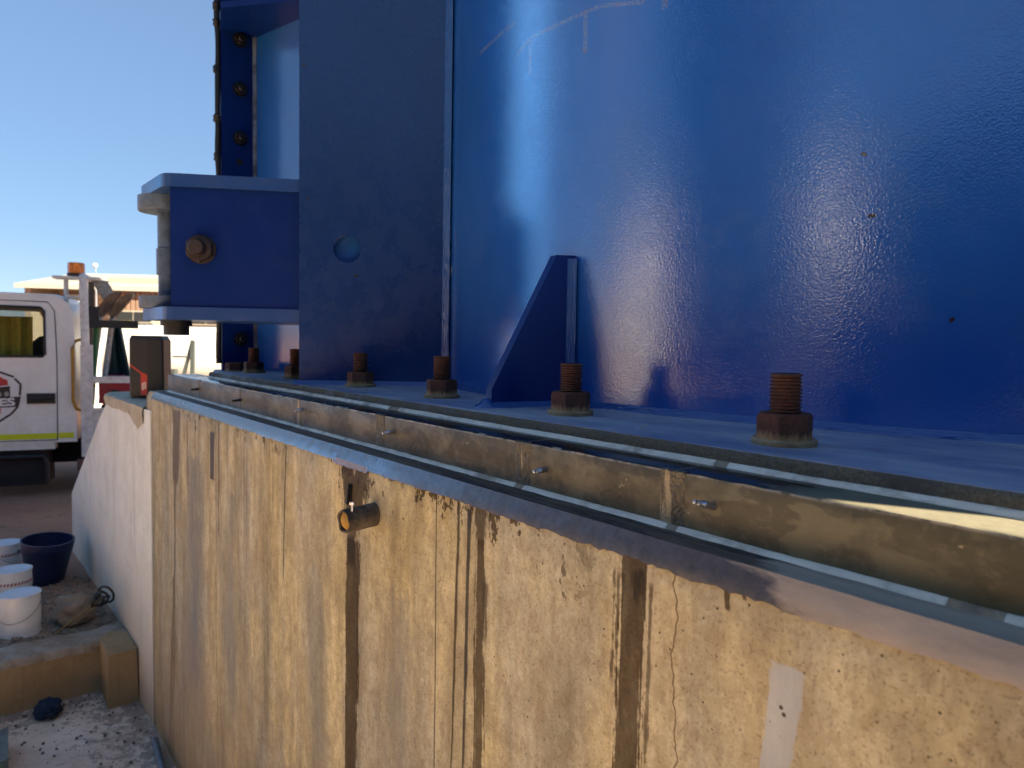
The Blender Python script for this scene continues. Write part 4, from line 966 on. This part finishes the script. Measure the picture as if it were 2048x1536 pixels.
# cab roof, back, floor, front
g = G(); rows = []
for x, z in [(-2.20, 1.995), (-2.05, 2.047), (-1.2, 2.072), (-0.22, 2.062), (-0.12, 2.032), (-0.05, 1.967), (-0.022, 1.86), (-0.002, 1.40), (-0.002, 0.56)]:
    rows.append([(x, 0.03, z - 0.006), (x, 0.10, z + 0.012), (x, 0.4, z + 0.022), (x, WY - 0.4, z + 0.022), (x, WY - 0.10, z + 0.012), (x, WY - 0.03, z - 0.006)])
g.grid(rows); g.build('cab_roof', M_TDW, tr, 40)
g = G(); g.box((-2.62, 0.05, 0.56), (-0.05, WY - 0.05, 0.62)); g.box((-2.70, 0.05, 0.56), (-2.64, WY - 0.05, 1.36)); g.build('cab_floor', M_TBLK, tr)
g = G(); g.face([(-2.655, 0.05, 1.37), (-2.655, WY - 0.05, 1.37), (-2.21, WY - 0.05, 1.99), (-2.21, 0.05, 1.99)]); g.build('windscreen', M_GLASS, tr)
# window panes, rubber seals, door seams, handle
for side, y in ((0, 0.02), (1, WY - 0.02)):
    for (x0, x1, z0, z1) in ((-1.10, -0.268, 1.437, 1.942), (-2.40, -1.28, 1.437, 1.942)):
        g = G(); g.box((x0, y - 0.002, z0), (x1, y + 0.002, z1))
        pane = g.build('window_pane', M_GLASS, tr)
        if x0 > -1.2 and side == 0:
            g = G(); g.tube([(-0.285, -0.004, 1.437), (-0.268, -0.004, 1.458), (-0.268, -0.004, 1.895), (-0.298, -0.004, 1.932), (-1.098, -0.004, 1.942), (-1.098, -0.004, 1.437), (-0.285, -0.004, 1.437)], 0.012, 8); g.build('seal', M_TBLK, pane, 50)
g = G(); g.tube([(-0.172, 0.0, 0.585), (-0.165, 0.0, 1.42), (-0.178, 0.0, 1.90), (-0.235, 0.0, 1.99), (-1.18, 0.0, 2.00), (-1.19, 0.0, 0.585), (-0.172, 0.0, 0.585)], 0.005, 6); g.build('door_seam', M_TBLK, tr, 50)
g = G(); g.box((-0.430, -0.014, 0.960), (-0.165 - 0.02, 0.004, 1.065)); g.bevel(0.012, 3); hd = g.build('door_handle', M_TBLK, tr, 50)
g = G(); g.tube([(-0.405, -0.018, 1.005), (-0.35, -0.030, 1.01), (-0.25, -0.030, 1.015), (-0.21, -0.018, 1.02)], 0.014, 10); g.build('grip', M_TBLK, hd, 60)
g = G(); g.box((-2.60, -0.004, 0.600), (-0.172, -0.0005, 0.655)); g.box((-0.162, -0.004, 0.603), (-0.028, -0.0005, 0.658)); g.build('yellow_stripe', M_YEL, tr)
g = G(); g.box((-2.6, 0.01, 0.49), (-0.20, 0.16, 0.565)); g.bevel(0.012); g.build('sill', M_TDW, tr, 40)
# seat back and hi-vis fabric behind the window
g = G(); g.box((-0.62, 0.15, 0.62), (-0.12, WY - 0.15, 1.30)); g.bevel(0.05, 3); g.build('rear_bench', M_TBLK, tr, 50)
g = G(); g.lathe([(0.02, 0), (0.12, 0.04), (0.15, 0.12), (0.13, 0.22), (0.06, 0.27), (0.01, 0.28)], 20, (-0.33, 0.40, 1.30), Matrix.Diagonal((1.0, 0.5, 1.25, 1))); g.build('headrest', M_TBLK, tr, 60)
g = G(); rows = []
for i in range(90):
    x = -1.6 + 1.18 * i / 89; y = 0.20 + 0.03*math.sin(x*38) + 0.02*math.sin(x*91 + 1); rows.append([(x, y, 1.15), (x + 0.01, y + 0.01, 1.84)])
g.grid(rows); g.build('hanging_fabric', M_VEST, tr, 60)
# decal on the door
DX, DZ = -0.735, 1.015       # centre of the emblem
M_DW = simple('decal_white', (0.75, 0.74, 0.72), 0.4, 0, 0.05); M_DB = simple('decal_black', (0.012, 0.012, 0.014), 0.4, 0, 0.1); M_DR = simple('decal_red', (0.50, 0.03, 0.03), 0.4, 0, 0.1); M_DG = simple('decal_grey', (0.30, 0.30, 0.30), 0.4, 0, 0.1)
dec = G()
hexo = [(0.0, 0.30), (0.20, 0.215), (0.255, 0.155), (0.245, 0.02), (0.17, -0.17), (0.0, -0.28)]
def dq(pts, o): return [(DX + x, -0.0006 - o, DZ + z) for x, z in pts]
full = hexo + [(-x, z) for x, z in reversed(hexo[1:-1])]
dec.face(dq([(x*1.0, z*1.0) for x, z in full], 0.0)); emb = dec.build('emblem', M_DW, tr)
for a, b_ in (((0, 0.30), (0.20, 0.215)), ((0.205, 0.200), (0.255, 0.140)), ((0.255, 0.140), (0.245, 0.03)), ((0.225, -0.085), (0.17, -0.155)), ((0.17, -0.155), (0, -0.28))):
    for sg in (1, -1):
        p, q = Vector((DX + sg*a[0], -0.002, DZ + a[1])), Vector((DX + sg*b_[0], -0.002, DZ + b_[1])); dd = (q - p).normalized(); nn_ = Vector((dd.z, 0, -dd.x)) * 0.010
        g = G(); g.face([p + nn_, q + nn_, q - nn_, p - nn_]); g.build('outline_bar', M_DB, emb)
g = G(); g.face(dq([(-0.16, 0.115), (0.10, 0.205), (0.145, 0.185), (0.150, 0.135), (-0.16, 0.085)], 0.0015)); g.face(dq([(-0.16, 0.125), (-0.10, 0.205), (0.10, 0.215), (0.10, 0.19)], 0.0016)); g.build('red_lorry', M_DR, emb)
g = G(); g.face(dq([(-0.17, 0.085), (0.165, 0.125), (0.165, 0.005), (-0.17, -0.01)], 0.0013)); g.build('lorry_chassis', M_DB, emb)
g = G()
for q in range(5):
    c = (0.135 - q*0.062, 0.045 - q*0.004); g.face(dq([(c[0] + 0.020*math.cos(2*math.pi*k/16), c[1] + 0.024*math.sin(2*math.pi*k/16)) for k in range(16)], 0.0022))
g.build('lorry_wheels', M_DG, emb)
g = G(); g.face(dq([(-0.26, -0.015), (0.255, 0.020), (0.235, -0.085), (-0.25, -0.105)], 0.0024)); g.build('name_band', M_DB, emb)
def text(body, size, x, z, mat, nm, sx=1.0, o=0.0036):
    cu = bpy.data.curves.new(nm, 'FONT'); cu.body = body; cu.size = size; cu.offset = 0.004; cu.align_x = 'RIGHT'
    ob = bpy.data.objects.new(nm, cu); me = bpy.data.meshes.new_from_object(ob); bpy.data.objects.remove(ob); me.materials.clear(); me.materials.append(mat)
    return link(nm, me, emb, Matrix.Translation((x, -0.0006 - o, z)) @ Matrix.Rotation(R(-3), 4, 'Y') @ Matrix.Rotation(R(90), 4, 'X') @ Matrix.Diagonal((sx, 1, 1, 1)))
text('ES', 0.105, DX + 0.205, DZ - 0.068, M_DW, 'name_letters', 1.35); text('TE', 0.058, DX + 0.085, DZ - 0.140, M_DR, 'small_letters', 1.25)
# yellow grab rail, chassis, tank, wheels
g = G(); g.tube([(0.06, 0.03, 1.62), (0.00, 0.012, 1.60), (-0.025, -0.02, 1.53), (-0.025, -0.02, 0.98), (0.00, 0.0, 0.90), (0.08, 0.03, 0.86)], 0.016, 10); g.build('grab_rail', M_RAIL, tr, 60)
g = G(); g.box((-2.5, 0.35, 0.30), (3.4, WY - 0.35, 0.56)); g.box((-0.75, 0.06, 0.12), (-0.28, 0.45, 0.50)); g.box((0.0, 0.22, 0.10), (0.38, 0.5, 0.60)); g.build('chassis', M_CHASSIS, tr)
g = G(); g.tube([(-0.9, 0.02, 0.42), (-0.30, 0.02, 0.42), (-0.27, 0.02, 0.36), (-0.27, 0.02, 0.15)], 0.022, 8); g.build('step_bar', M_TBLK, tr, 50)
g = G(); g.box((-0.02, 0.10, 0.24), (0.11, 0.13, 0.36)); g.build('mud_flap', simple('rusty_plate', (0.20, 0.12, 0.09), 0.8), tr)
def wheel(x, y):
    Mx = Matrix.Translation((x, y, 0.36)) @ Matrix.Rotation(R(90), 4, 'X')
    g = G(); g.lathe([(0.22, -0.11), (0.33, -0.11), (0.36, -0.08), (0.36, 0.08), (0.33, 0.11), (0.22, 0.11)], 40); wh = g.build('wheel', M_TBLK, tr, 30, Mx)
    g = G(); g.lathe([(0.22, -0.06), (0.20, 0.05), (0.10, 0.08), (0.08, 0.02), (0.01, 0.02)], 32); g.build('rim', M_TW, wh, 30)
for x in (-2.0, 1.9):
    for y in (0.16, WY - 0.16): wheel(x, y)
# tray, headboard and rack
g = G(); g.box((0.22, 0.0, 0.86), (3.5, WY, 0.93)); g.build('tray_floor', M_TBLK, tr)
g = G(); g.box((0.152, 0.0, 0.44), (0.98, 0.05, 0.855)); g.bevel(0.006); g.build('locker', M_RACKW, tr, 40)
g = G(); g.box((0.151, -0.012, 0.860), (3.5, 0.045, 0.905)); g.build('tray_rail', M_RACKW, tr)
g = G(); g.box((0.04, -0.012, 0.40), (0.15, 0.052, 1.56)); g.bevel(0.006); g.build('rack_post', M_RACKW, tr, 40)
g = G(); g.tube([(0.085, 0.02, 1.54), (0.075, 0.02, 2.20), (0.072, 0.03, 2.245), (0.06, 0.07, 2.265), (0.06, WY - 0.07, 2.265)], 0.040, 12); g.build('rack_hoop', M_RACKW, tr, 50)
g = G(); g.box((0.15, -0.010, 1.165), (1.9, 0.035, 1.235)); g.build('rack_bar', M_RACKW, tr)
g = G(); g.tube([(-0.09, 0.10, 2.25), (-0.09, 0.10, 1.75)], 0.022, 10); g.tube([(-0.08, 0.06, 2.05), (0.06, 0.06, 2.05)], 0.018, 8); g.build('rack_strut', M_RACKW, tr, 50)
g = G(); g.box((-0.20, 0.02, 2.235), (0.22, 0.24, 2.262)); bpl = g.build('beacon_plate', M_RACKW, tr)
g = G(); g.lathe([(0.085, 0), (0.085, 0.035)], 32, (0.0, 0.12, 2.262)); g.build('beacon_base', M_TBLK, bpl, 40)
g = G(); g.lathe([(0.078, 0.035), (0.078, 0.135), (0.070, 0.145), (0.002, 0.147)], 32, (0.0, 0.12, 2.262)); g.build('beacon_lens', M_ORANGE, bpl, 40)

# tools in the rack (world pieces standing in the tray)
def tt(name, label, cat, x, y, z): return empty(name, TM @ Matrix.Translation((x - 0.21, y, z)), label, cat)
M_SHOV = simple('worn_shovel_steel', (0.22, 0.20, 0.18), 0.45, 0.5, 0.5, 20)
M_POLE = simple('chipped_white_pole', (0.55, 0.53, 0.49), 0.6, 0, 0.5, 25)
for i, (x0, x1, lean, lb) in enumerate(((0.30, 0.415, 0.22, 'left grey shovel blade up in the truck rack'), (0.40, 0.52, 0.24, 'right grey shovel blade up in the truck rack'))):
    t = tt('shovel', lb, 'shovel', x0, 0.16 + 0.10*i, 0.93); t['group'] = 'shovels in the truck rack'
    dx = x1 - x0
    g = G(); g.tube([(0, 0, 0.0), (dx, 0, 0.94)], 0.030, 10); g.build('shaft', M_POLE, t, 50)
    g = G(); rows = []
    for k in range(9):
        q = k / 8; wz = (0.085 if q < 0.7 else 0.085 * (1 - (q - 0.7) / 0.3 * 0.9)); cx = dx + lean * q * 0.85; cz = 0.94 + 0.27 * q
        rows.append([(cx - wz*0.55, -wz, cz + wz*0.35), (cx, -wz*0.4 , cz - 0.028), (cx + 0.02, wz*0.4, cz - 0.03), (cx + wz*0.2, wz, cz)])
    g.grid(rows); ext = bmesh.ops.solidify(g.bm, geom=g.bm.faces[:], thickness=0.012); g.build('blade', M_SHOV, t, 50)
t = tt('green_pole', 'green pole standing in the truck rack', 'pole', 0.33, 0.12, 0.93); g = G(); g.tube([(0, 0, 0), (0.06, 0, 0.86)], 0.026, 8); g.build('pole', simple('green_paint', (0.03, 0.16, 0.05), 0.5), t, 50)
t = tt('long_pole', 'pale wooden pole leaning in the rack beside the green pole', 'pole', 0.30, 0.30, 0.93); g = G(); g.tube([(0, 0, 0), (0.02, 0, 1.3)], 0.03, 8); g.build('pole', simple('old_wood', (0.20, 0.16, 0.12), 0.8), t, 50)
t = tt('rubble_scoop', 'pale curved metal scoop hanging at the top of the rack', 'scoop', 0.42, 0.22, 1.95)
g = G(); rows = []
for k in range(10):
    a = k / 9; rows.append([(-0.10 + 0.20*a, 0.02*math.sin(a*6), 0.30 - 0.36*a), (0.02 + 0.14*a, 0.06, 0.30 - 0.30*a*a)])
g.grid(rows); bmesh.ops.solidify(g.bm, geom=g.bm.faces[:], thickness=0.01); g.build('blade', M_POLE, t, 60)
t = tt('strap_clamp', 'black rubber strap clamp holding the tools in the rack', 'strap', 0.34, 0.03, 1.76)
g = G(); g.box((-0.03, 0, -0.02), (0.44, 0.05, 0.06)); g.box((-0.03, 0, 0.06), (0.08, 0.06, 0.20)); g.bevel(0.008); g.build('strap', M_TBLK, t, 40)
t = tt('folded_tarp', 'dark teal folded tarpaulin leaning in the truck tray', 'tarp', 0.52, 0.30, 0.93)
g = G(); rows = []
for k in range(12):
    z = 0.86 * k / 11; wd = 0.30 * (1 - k / 11 * 0.75); rows.append([(-wd*0.45 + 0.02 + wd*u*1.1, 0.05*math.sin(u*11 + k*0.2), z) for u in [j / 14 for j in range(15)]])
g.grid(rows); bmesh.ops.solidify(g.bm, geom=g.bm.faces[:], thickness=0.03); g.build('tarp', simple('teal_tarp', (0.010, 0.055, 0.065), 0.6), t, 60)
t = tt('jerry_can', 'red plastic jerry can standing in the truck tray', 'jerry can', 0.555, 0.13, 0.95)
g = G(); g.box((-0.15, -0.09, 0), (0.17, 0.10, 0.22)); g.bevel(0.035, 3); M_JR = simple('red_plastic', (0.32, 0.012, 0.035), 0.4); cn = g.build('can', M_JR, t, 50)
g = G(); g.tube([(-0.10, 0, 0.20), (-0.06, 0, 0.27), (0.08, 0, 0.27), (0.12, 0, 0.20)], 0.025, 8); g.build('handle', M_JR, t, 60)
g = G(); g.lathe([(0.045, 0), (0.045, 0.03)], 20, (0.0, -0.088, 0.10), Matrix.Rotation(R(90), 4, 'X')); g.build('cap', M_TBLK, t, 40)
t = tt('toolbox', 'flat dark red tool case lying in the truck tray', 'tool case', 0.62, 0.04, 0.9305); g = G(); g.box((-0.12, -0.02, 0), (0.45, 0.02, 0.045)); g.bevel(0.01); g.build('case', simple('dark_red_case', (0.11, 0.008, 0.018), 0.5), t, 40)

# ================================================================== BACKGROUND
# white tank trailer in the sun
M_WTANK = simple('sunlit_white_tank', (0.42, 0.41, 0.37), 0.45, 0, 0.05, 2)
wt = empty('tank_trailer', Matrix.Translation((-6.6, 14.0, EYE + TG)) @ Matrix.Rotation(R(-2), 4, 'Z'), 'white rounded tank trailer gleaming in the sun behind the truck', 'trailer')
My = Matrix.Rotation(R(90), 4, 'Y')
g = G(); g.lathe([(0.02, -1.75), (0.40, -1.72), (0.56, -1.62), (0.60, -1.50), (0.60, 1.9), (0.56, 2.02), (0.40, 2.12), (0.02, 2.15)], 48, (0, 0, 1.27), My); g.build('tank', M_WTANK, wt, 40)
g = G(); g.box((-1.7, -0.45, 0.50), (2.1, 0.45, 0.62)); g.box((-1.3, -0.5, 0.60), (-1.1, 0.5, 0.95)); g.box((1.5, -0.5, 0.60), (1.7, 0.5, 0.95)); g.build('frame', M_CHASSIS, wt)
for x in (-0.5, 0.6):
    g = G(); g.lathe([(0.2, -0.1), (0.34, -0.1), (0.36, 0), (0.34, 0.1), (0.2, 0.1)], 32, (x, -0.55, 0.36), Matrix.Rotation(R(90), 4, 'X')); g.build('wheel', M_TBLK, wt, 30)
t = empty('yellow_valve', Matrix.Translation((-7.62, 13.95, EYE + TG + 1.865)), 'small yellow fitting on top of the white tank trailer', 'fitting')
g = G(); g.box((-0.12, -0.08, 0), (0.14, 0.08, 0.10)); g.bevel(0.02); g.build('cover', simple('bright_yellow', (0.75, 0.48, 0.02), 0.5), t, 40)
# dark hitch frame in front of it
t = empty('hitch_frame', Matrix.Translation((-4.75, 10.2, EYE + TG)), 'dark steel A frame standing in front of the white tank trailer', 'frame')
g = G(); g.bar((-0.13, 0, 1.20), (-0.12, 0, 0.86), 0.10); g.bar((-0.13, 0, 1.38), (0.12, 0, 1.38), 0.025); g.bar((0.16, 0, 1.62), (0.15, 0, 1.02), 0.05); g.bar((0.15, 0.02, 1.62), (0.0, 0.02, 1.05), 0.04); g.bar((-0.15, 0, 1.07), (0.28, 0, 1.10), 0.06); g.bar((-0.1, 0, 1.05), (-0.1, 0, 0.0), 0.06); g.bar((0.14, 0, 1.05), (0.14, 0, 0.0), 0.06); g.bevel(0.004, 1)
g.build('frame', simple('dark_green_steel', (0.035, 0.042, 0.038), 0.6), t)
# workshop
M_CREAM = simple('cream_cladding', (0.22, 0.205, 0.165), 0.7, 0, 0.08, 0.6)
M_ROOF = simple('cream_roof', (0.25, 0.24, 0.205), 0.5, 0, 0.08, 0.5)
M_BROWNCL = simple('tan_cladding', (0.17, 0.105, 0.07), 0.7, 0, 0.15, 0.8)
M_SHADE = simple('grey_roller', (0.42, 0.38, 0.32), 0.6, 0, 0.15, 1)
M_DARKW = NB('dark_window').set(Base_Color=(0.015, 0.014, 0.013), Roughness=0.06).m
bd = empty('workshop', Matrix.Translation((-27.6, 40.0, EYE + TG)) @ Matrix.Rotation(R(3), 4, 'Z'), 'cream workshop with long pale roof edge and dark windows in the distance', 'building')
def bb(nm, a, b_, m, par=bd, bev=0):
    g = G(); g.box(a, b_)
    if bev: g.bevel(bev)
    return g.build(nm, m, par)
BT = 1.65
bb('wall', (4.6, 0.35, 0), (24, 10, 5.0), M_CREAM); bb('wall', (0.0, 0.30, 0), (0.35, 10, 4.6), M_CREAM)
bb('back_wall', (0.35, 3.0, 0), (4.6, 3.2, 4.6), M_CREAM)
for q in range(12): bb('roller_slat', (0.8, 2.86, 0.3*q + 0.6), (4.2, 2.98 - 0.02, 0.3*q + 0.87), M_SHADE)
g = G(); g.face([(-0.25, -0.2, 4.55), (25, -0.2, 4.30), (25, 2.6, 5.35), (1.6, 2.6, 5.40)]); g.face([(-0.25, -0.2, 4.55), (1.6, 2.6, 5.40), (1.6, 10, 5.40), (-0.25, 10, 4.55)]); g.face([(1.6, 2.6, 5.40), (25, 2.6, 5.35), (25, 10, 5.30), (1.6, 10, 5.35)])
rf = g.build('roof', M_ROOF, bd)
g = G(); g.prism([(-0.25, -0.22, 4.30), (25, -0.22, 4.05), (25, -0.22, 4.31), (-0.25, -0.22, 4.56)], (0, 0.12, 0)); g.build('fascia', M_ROOF, rf)
g = G(); g.box((6.9, 0.6, 4.86), (8.6, 1.9, 4.92)); g.build('skylight', simple('skylight_sheet', (0.40, 0.37, 0.30), 0.4), rf)
for q in range(34): bb('cladding_rib', (4.75 + q*0.28, 0.26, 3.05), (4.75 + q*0.28 + 0.22, 0.348, 4.20), M_BROWNCL)
def window(x0, x1, z0, z1):
    w_ = bb('window', (x0, 0.15, z0), (x1, 0.345, z1), M_CREAM); g = G()
    k = max(1, round((x1 - x0) / 1.2))
    for q in range(k):
        a = x0 + 0.08 + (x1 - x0 - 0.08) * q / k; g = G(); g.box((a, 0.12, z0 + 0.08), (a + (x1 - x0 - 0.08) / k - 0.08, 0.149, z1 - 0.08)); g.build('pane', M_DARKW, w_)
window(5.0, 7.1, 2.45, 3.15); window(5.7, 8.2, 1.20, 2.10); window(8.9, 11.0, 1.2, 2.1); window(9.0, 11.2, 2.4, 3.1)
bb('canopy', (5.2, -0.5, 2.15), (8.6, 0.14, 2.32), simple('white_canopy', (0.72, 0.74, 0.78), 0.5))
lp = empty('street_lamp', Matrix.Translation((-19.3, 33.0, EYE + TG)), 'thin lamp post with white globe above the workshop roof', 'lamp')
g = G(); g.tube([(0, 0, 0), (0, 0, 4.85)], [0.05, 0.025], 8); g.build('pole', M_GREYSTEEL, lp, 50)
g = G(); g.lathe([(0.02, -0.10), (0.11, -0.04), (0.12, 0.02), (0.06, 0.09), (0.01, 0.10)], 16, (-0.03, 0, 4.92)); g.build('lamp_head', M_WTANK, lp, 50)

# ================================================================== MADE-UP YARD BESIDE AND BEHIND THE CAMERA (seen mirrored in the blue paint, and lighting the shade)
def polar(az, d): return Vector((-math.sin(R(az)) * d, math.cos(R(az)) * d, 0))      # azimuth to the left of straight ahead
def facing(az, d, zg): return Matrix.Translation(polar(az, d) + Vector((0, 0, zg))) @ Matrix.Rotation(R(az), 4, 'Z')   # local +y points away from the camera
YG = EYE - 1.40
M_SHEDW = simple('white_cladding', (0.88, 0.86, 0.82), 0.6, 0, 0.06, 0.5)
M_SHEDT = simple('tan_side_cladding', (0.34, 0.27, 0.19), 0.6, 0, 0.1, 0.5)
sh = empty('added_white_shed', facing(98.5, 13.0, YG), 'white sunlit shed added outside the view to light the shade and brighten the blue tank', 'building')  # invented shed, gives warm bounce light and a pale reflection
for q in range(5, 20):
    g = G(); g.box((-3.0 + q*0.30, 0.0, 0.0), (-3.0 + q*0.30 + 0.285, 0.10, 4.1 if q < 15 else 3.0)); g.build('wall_sheet', M_SHEDW if q < 15 else M_SHEDT, sh)
g = G(); g.box((-1.5, 0.101, 0.0), (1.5, 7.0, 4.05)); g.box((1.5, 0.101, 0.0), (3.0, 7.0, 2.95)); g.build('wall_core', M_SHEDW, sh)
g = G(); g.prism([(-1.7, -0.2, 4.11), (1.6, -0.2, 4.11), (1.6, 7.2, 4.7), (-1.7, 7.2, 4.7)], (0, 0, 0.08)); g.build('roof', M_ROOF, sh)
g = G(); g.box((1.2, -0.03, 0), (2.1, -0.002, 2.1)); dr = g.build('door', simple('grey_door', (0.25, 0.27, 0.28), 0.5), sh)
g = G(); g.box((1.28, -0.06, 1.0), (1.32, -0.03, 1.14)); g.build('handle', M_TBLK, dr)
def added_silo(az, d, r, hgt, mat, label):
    t = empty('added_silo', facing(az, d, YG), label, 'added_silo')
    g = G(); g.lathe([(r, 0.0), (r, hgt)], 48); g.build('shell', mat, t, 40)
    g = G(); g.lathe([(r + 0.05, hgt), (r + 0.05, hgt + 0.15), (0.3, hgt + r*0.6), (0.05, hgt + r*0.6)], 48); g.build('roof', mat, t, 40)
    g = G(); g.lathe([(r + 0.06, 0.0), (r + 0.06, 0.25)], 48); g.build('base_ring', M_GREYSTEEL, t, 40)
added_silo(63.0, 19.0, 1.35, 13.0, simple('light_blue_steel', (0.035, 0.27, 0.78), 0.5), 'tall light blue cylinder added outside the view as a bright band for the tank to mirror')  # invented tower, gives the shell its light blue band
wtk = empty('added_water_tank', facing(127, 8.0, YG), 'white raised vessel added behind the viewer as a pale highlight for the blue tank to mirror', 'water tank')  # invented vessel on legs, placed for the pale spot on the shell
g = G(); g.lathe([(0.42, 2.35), (0.48, 2.42), (0.48, 3.25), (0.30, 3.42), (0.05, 3.45)], 40); g.build('tank', M_SHEDW, wtk, 40)
for a in range(4):
    g = G(); g.bar((0.4*math.cos(a*1.571), 0.4*math.sin(a*1.571), 0), (0.4*math.cos(a*1.571), 0.4*math.sin(a*1.571), 2.35), 0.08); g.build('leg', M_GREYSTEEL, wtk)

M_CHAR = simple('charcoal_cladding', (0.012, 0.016, 0.024), 1.0, 0, 0.2, 0.8, Specular_IOR_Level=0.0)
ds = empty('added_dark_workshop', Matrix.Translation((-2.5, -7.0, YG)), 'charcoal building added behind the viewer to darken the reflections in the tank', 'building')  # added unseen building, keeps reflections dark and shades the ground behind
for q in range(25):
    g = G(); g.box((-7.5 + q*0.6, -0.12, 0), (-7.5 + q*0.6 + 0.58, 0.0, 4.0)); g.build('wall_sheet', M_CHAR, ds)
g = G(); g.box((-7.5, -9.0, 0), (7.5, -0.125, 3.95)); g.build('wall_core', M_CHAR, ds)
g = G(); g.prism([(-7.7, 0.2, 4.01), (7.7, 0.2, 4.01), (7.7, -4.5, 4.9), (-7.7, -4.5, 4.9)], (0, 0, 0.08)); g.build('roof', M_CHAR, ds)
wg = empty('added_dark_workshop', Matrix.Translation((-10.2, -4.6, YG)) @ Matrix.Rotation(R(-96), 4, 'Z'), 'charcoal side wing added to the left behind the viewer to darken the tank reflections', 'building')  # added unseen wing, a tall dark surface for the shell to mirror
for q in range(7):
    g = G(); g.box((-2.1 + q*0.6, -0.12, 0), (-2.1 + q*0.6 + 0.58, 0.0, 8.4)); g.build('wall_sheet', M_CHAR, wg)
g = G(); g.box((-2.1, -0.125, 0), (2.1, -4.0, 8.35)); g.build('wall_core', M_CHAR, wg)
g = G(); g.prism([(-2.3, 0.2, 8.41), (2.3, 0.2, 8.41), (2.3, -4.2, 8.8), (-2.3, -4.2, 8.8)], (0, 0, 0.08)); g.build('roof', M_CHAR, wg)

M_NAVY = simple('navy_steel', (0.010, 0.022, 0.060), 0.5, 0, 0.2, 1)
for x, y, lb in ((-11.54, 4.40, 'tall navy column added outside the view as a dark gap beside the bright band'), (-11.9, 1.30, 'tall navy column added outside the view as a dark gap beside the added white shed')):
    t = empty('added_column', Matrix.Translation((x, y, YG)), lb, 'column')  # invented columns, placed for dark gaps between the reflected bands
    g = G(); g.box((-0.30, -0.30, 0.04), (0.30, 0.30, 9.5)); g.bevel(0.02); g.build('shaft', M_NAVY, t, 40)
    g = G(); g.box((-0.5, -0.5, 0), (0.5, 0.5, 0.039)); g.build('foot_plate', M_GREYSTEEL, t)
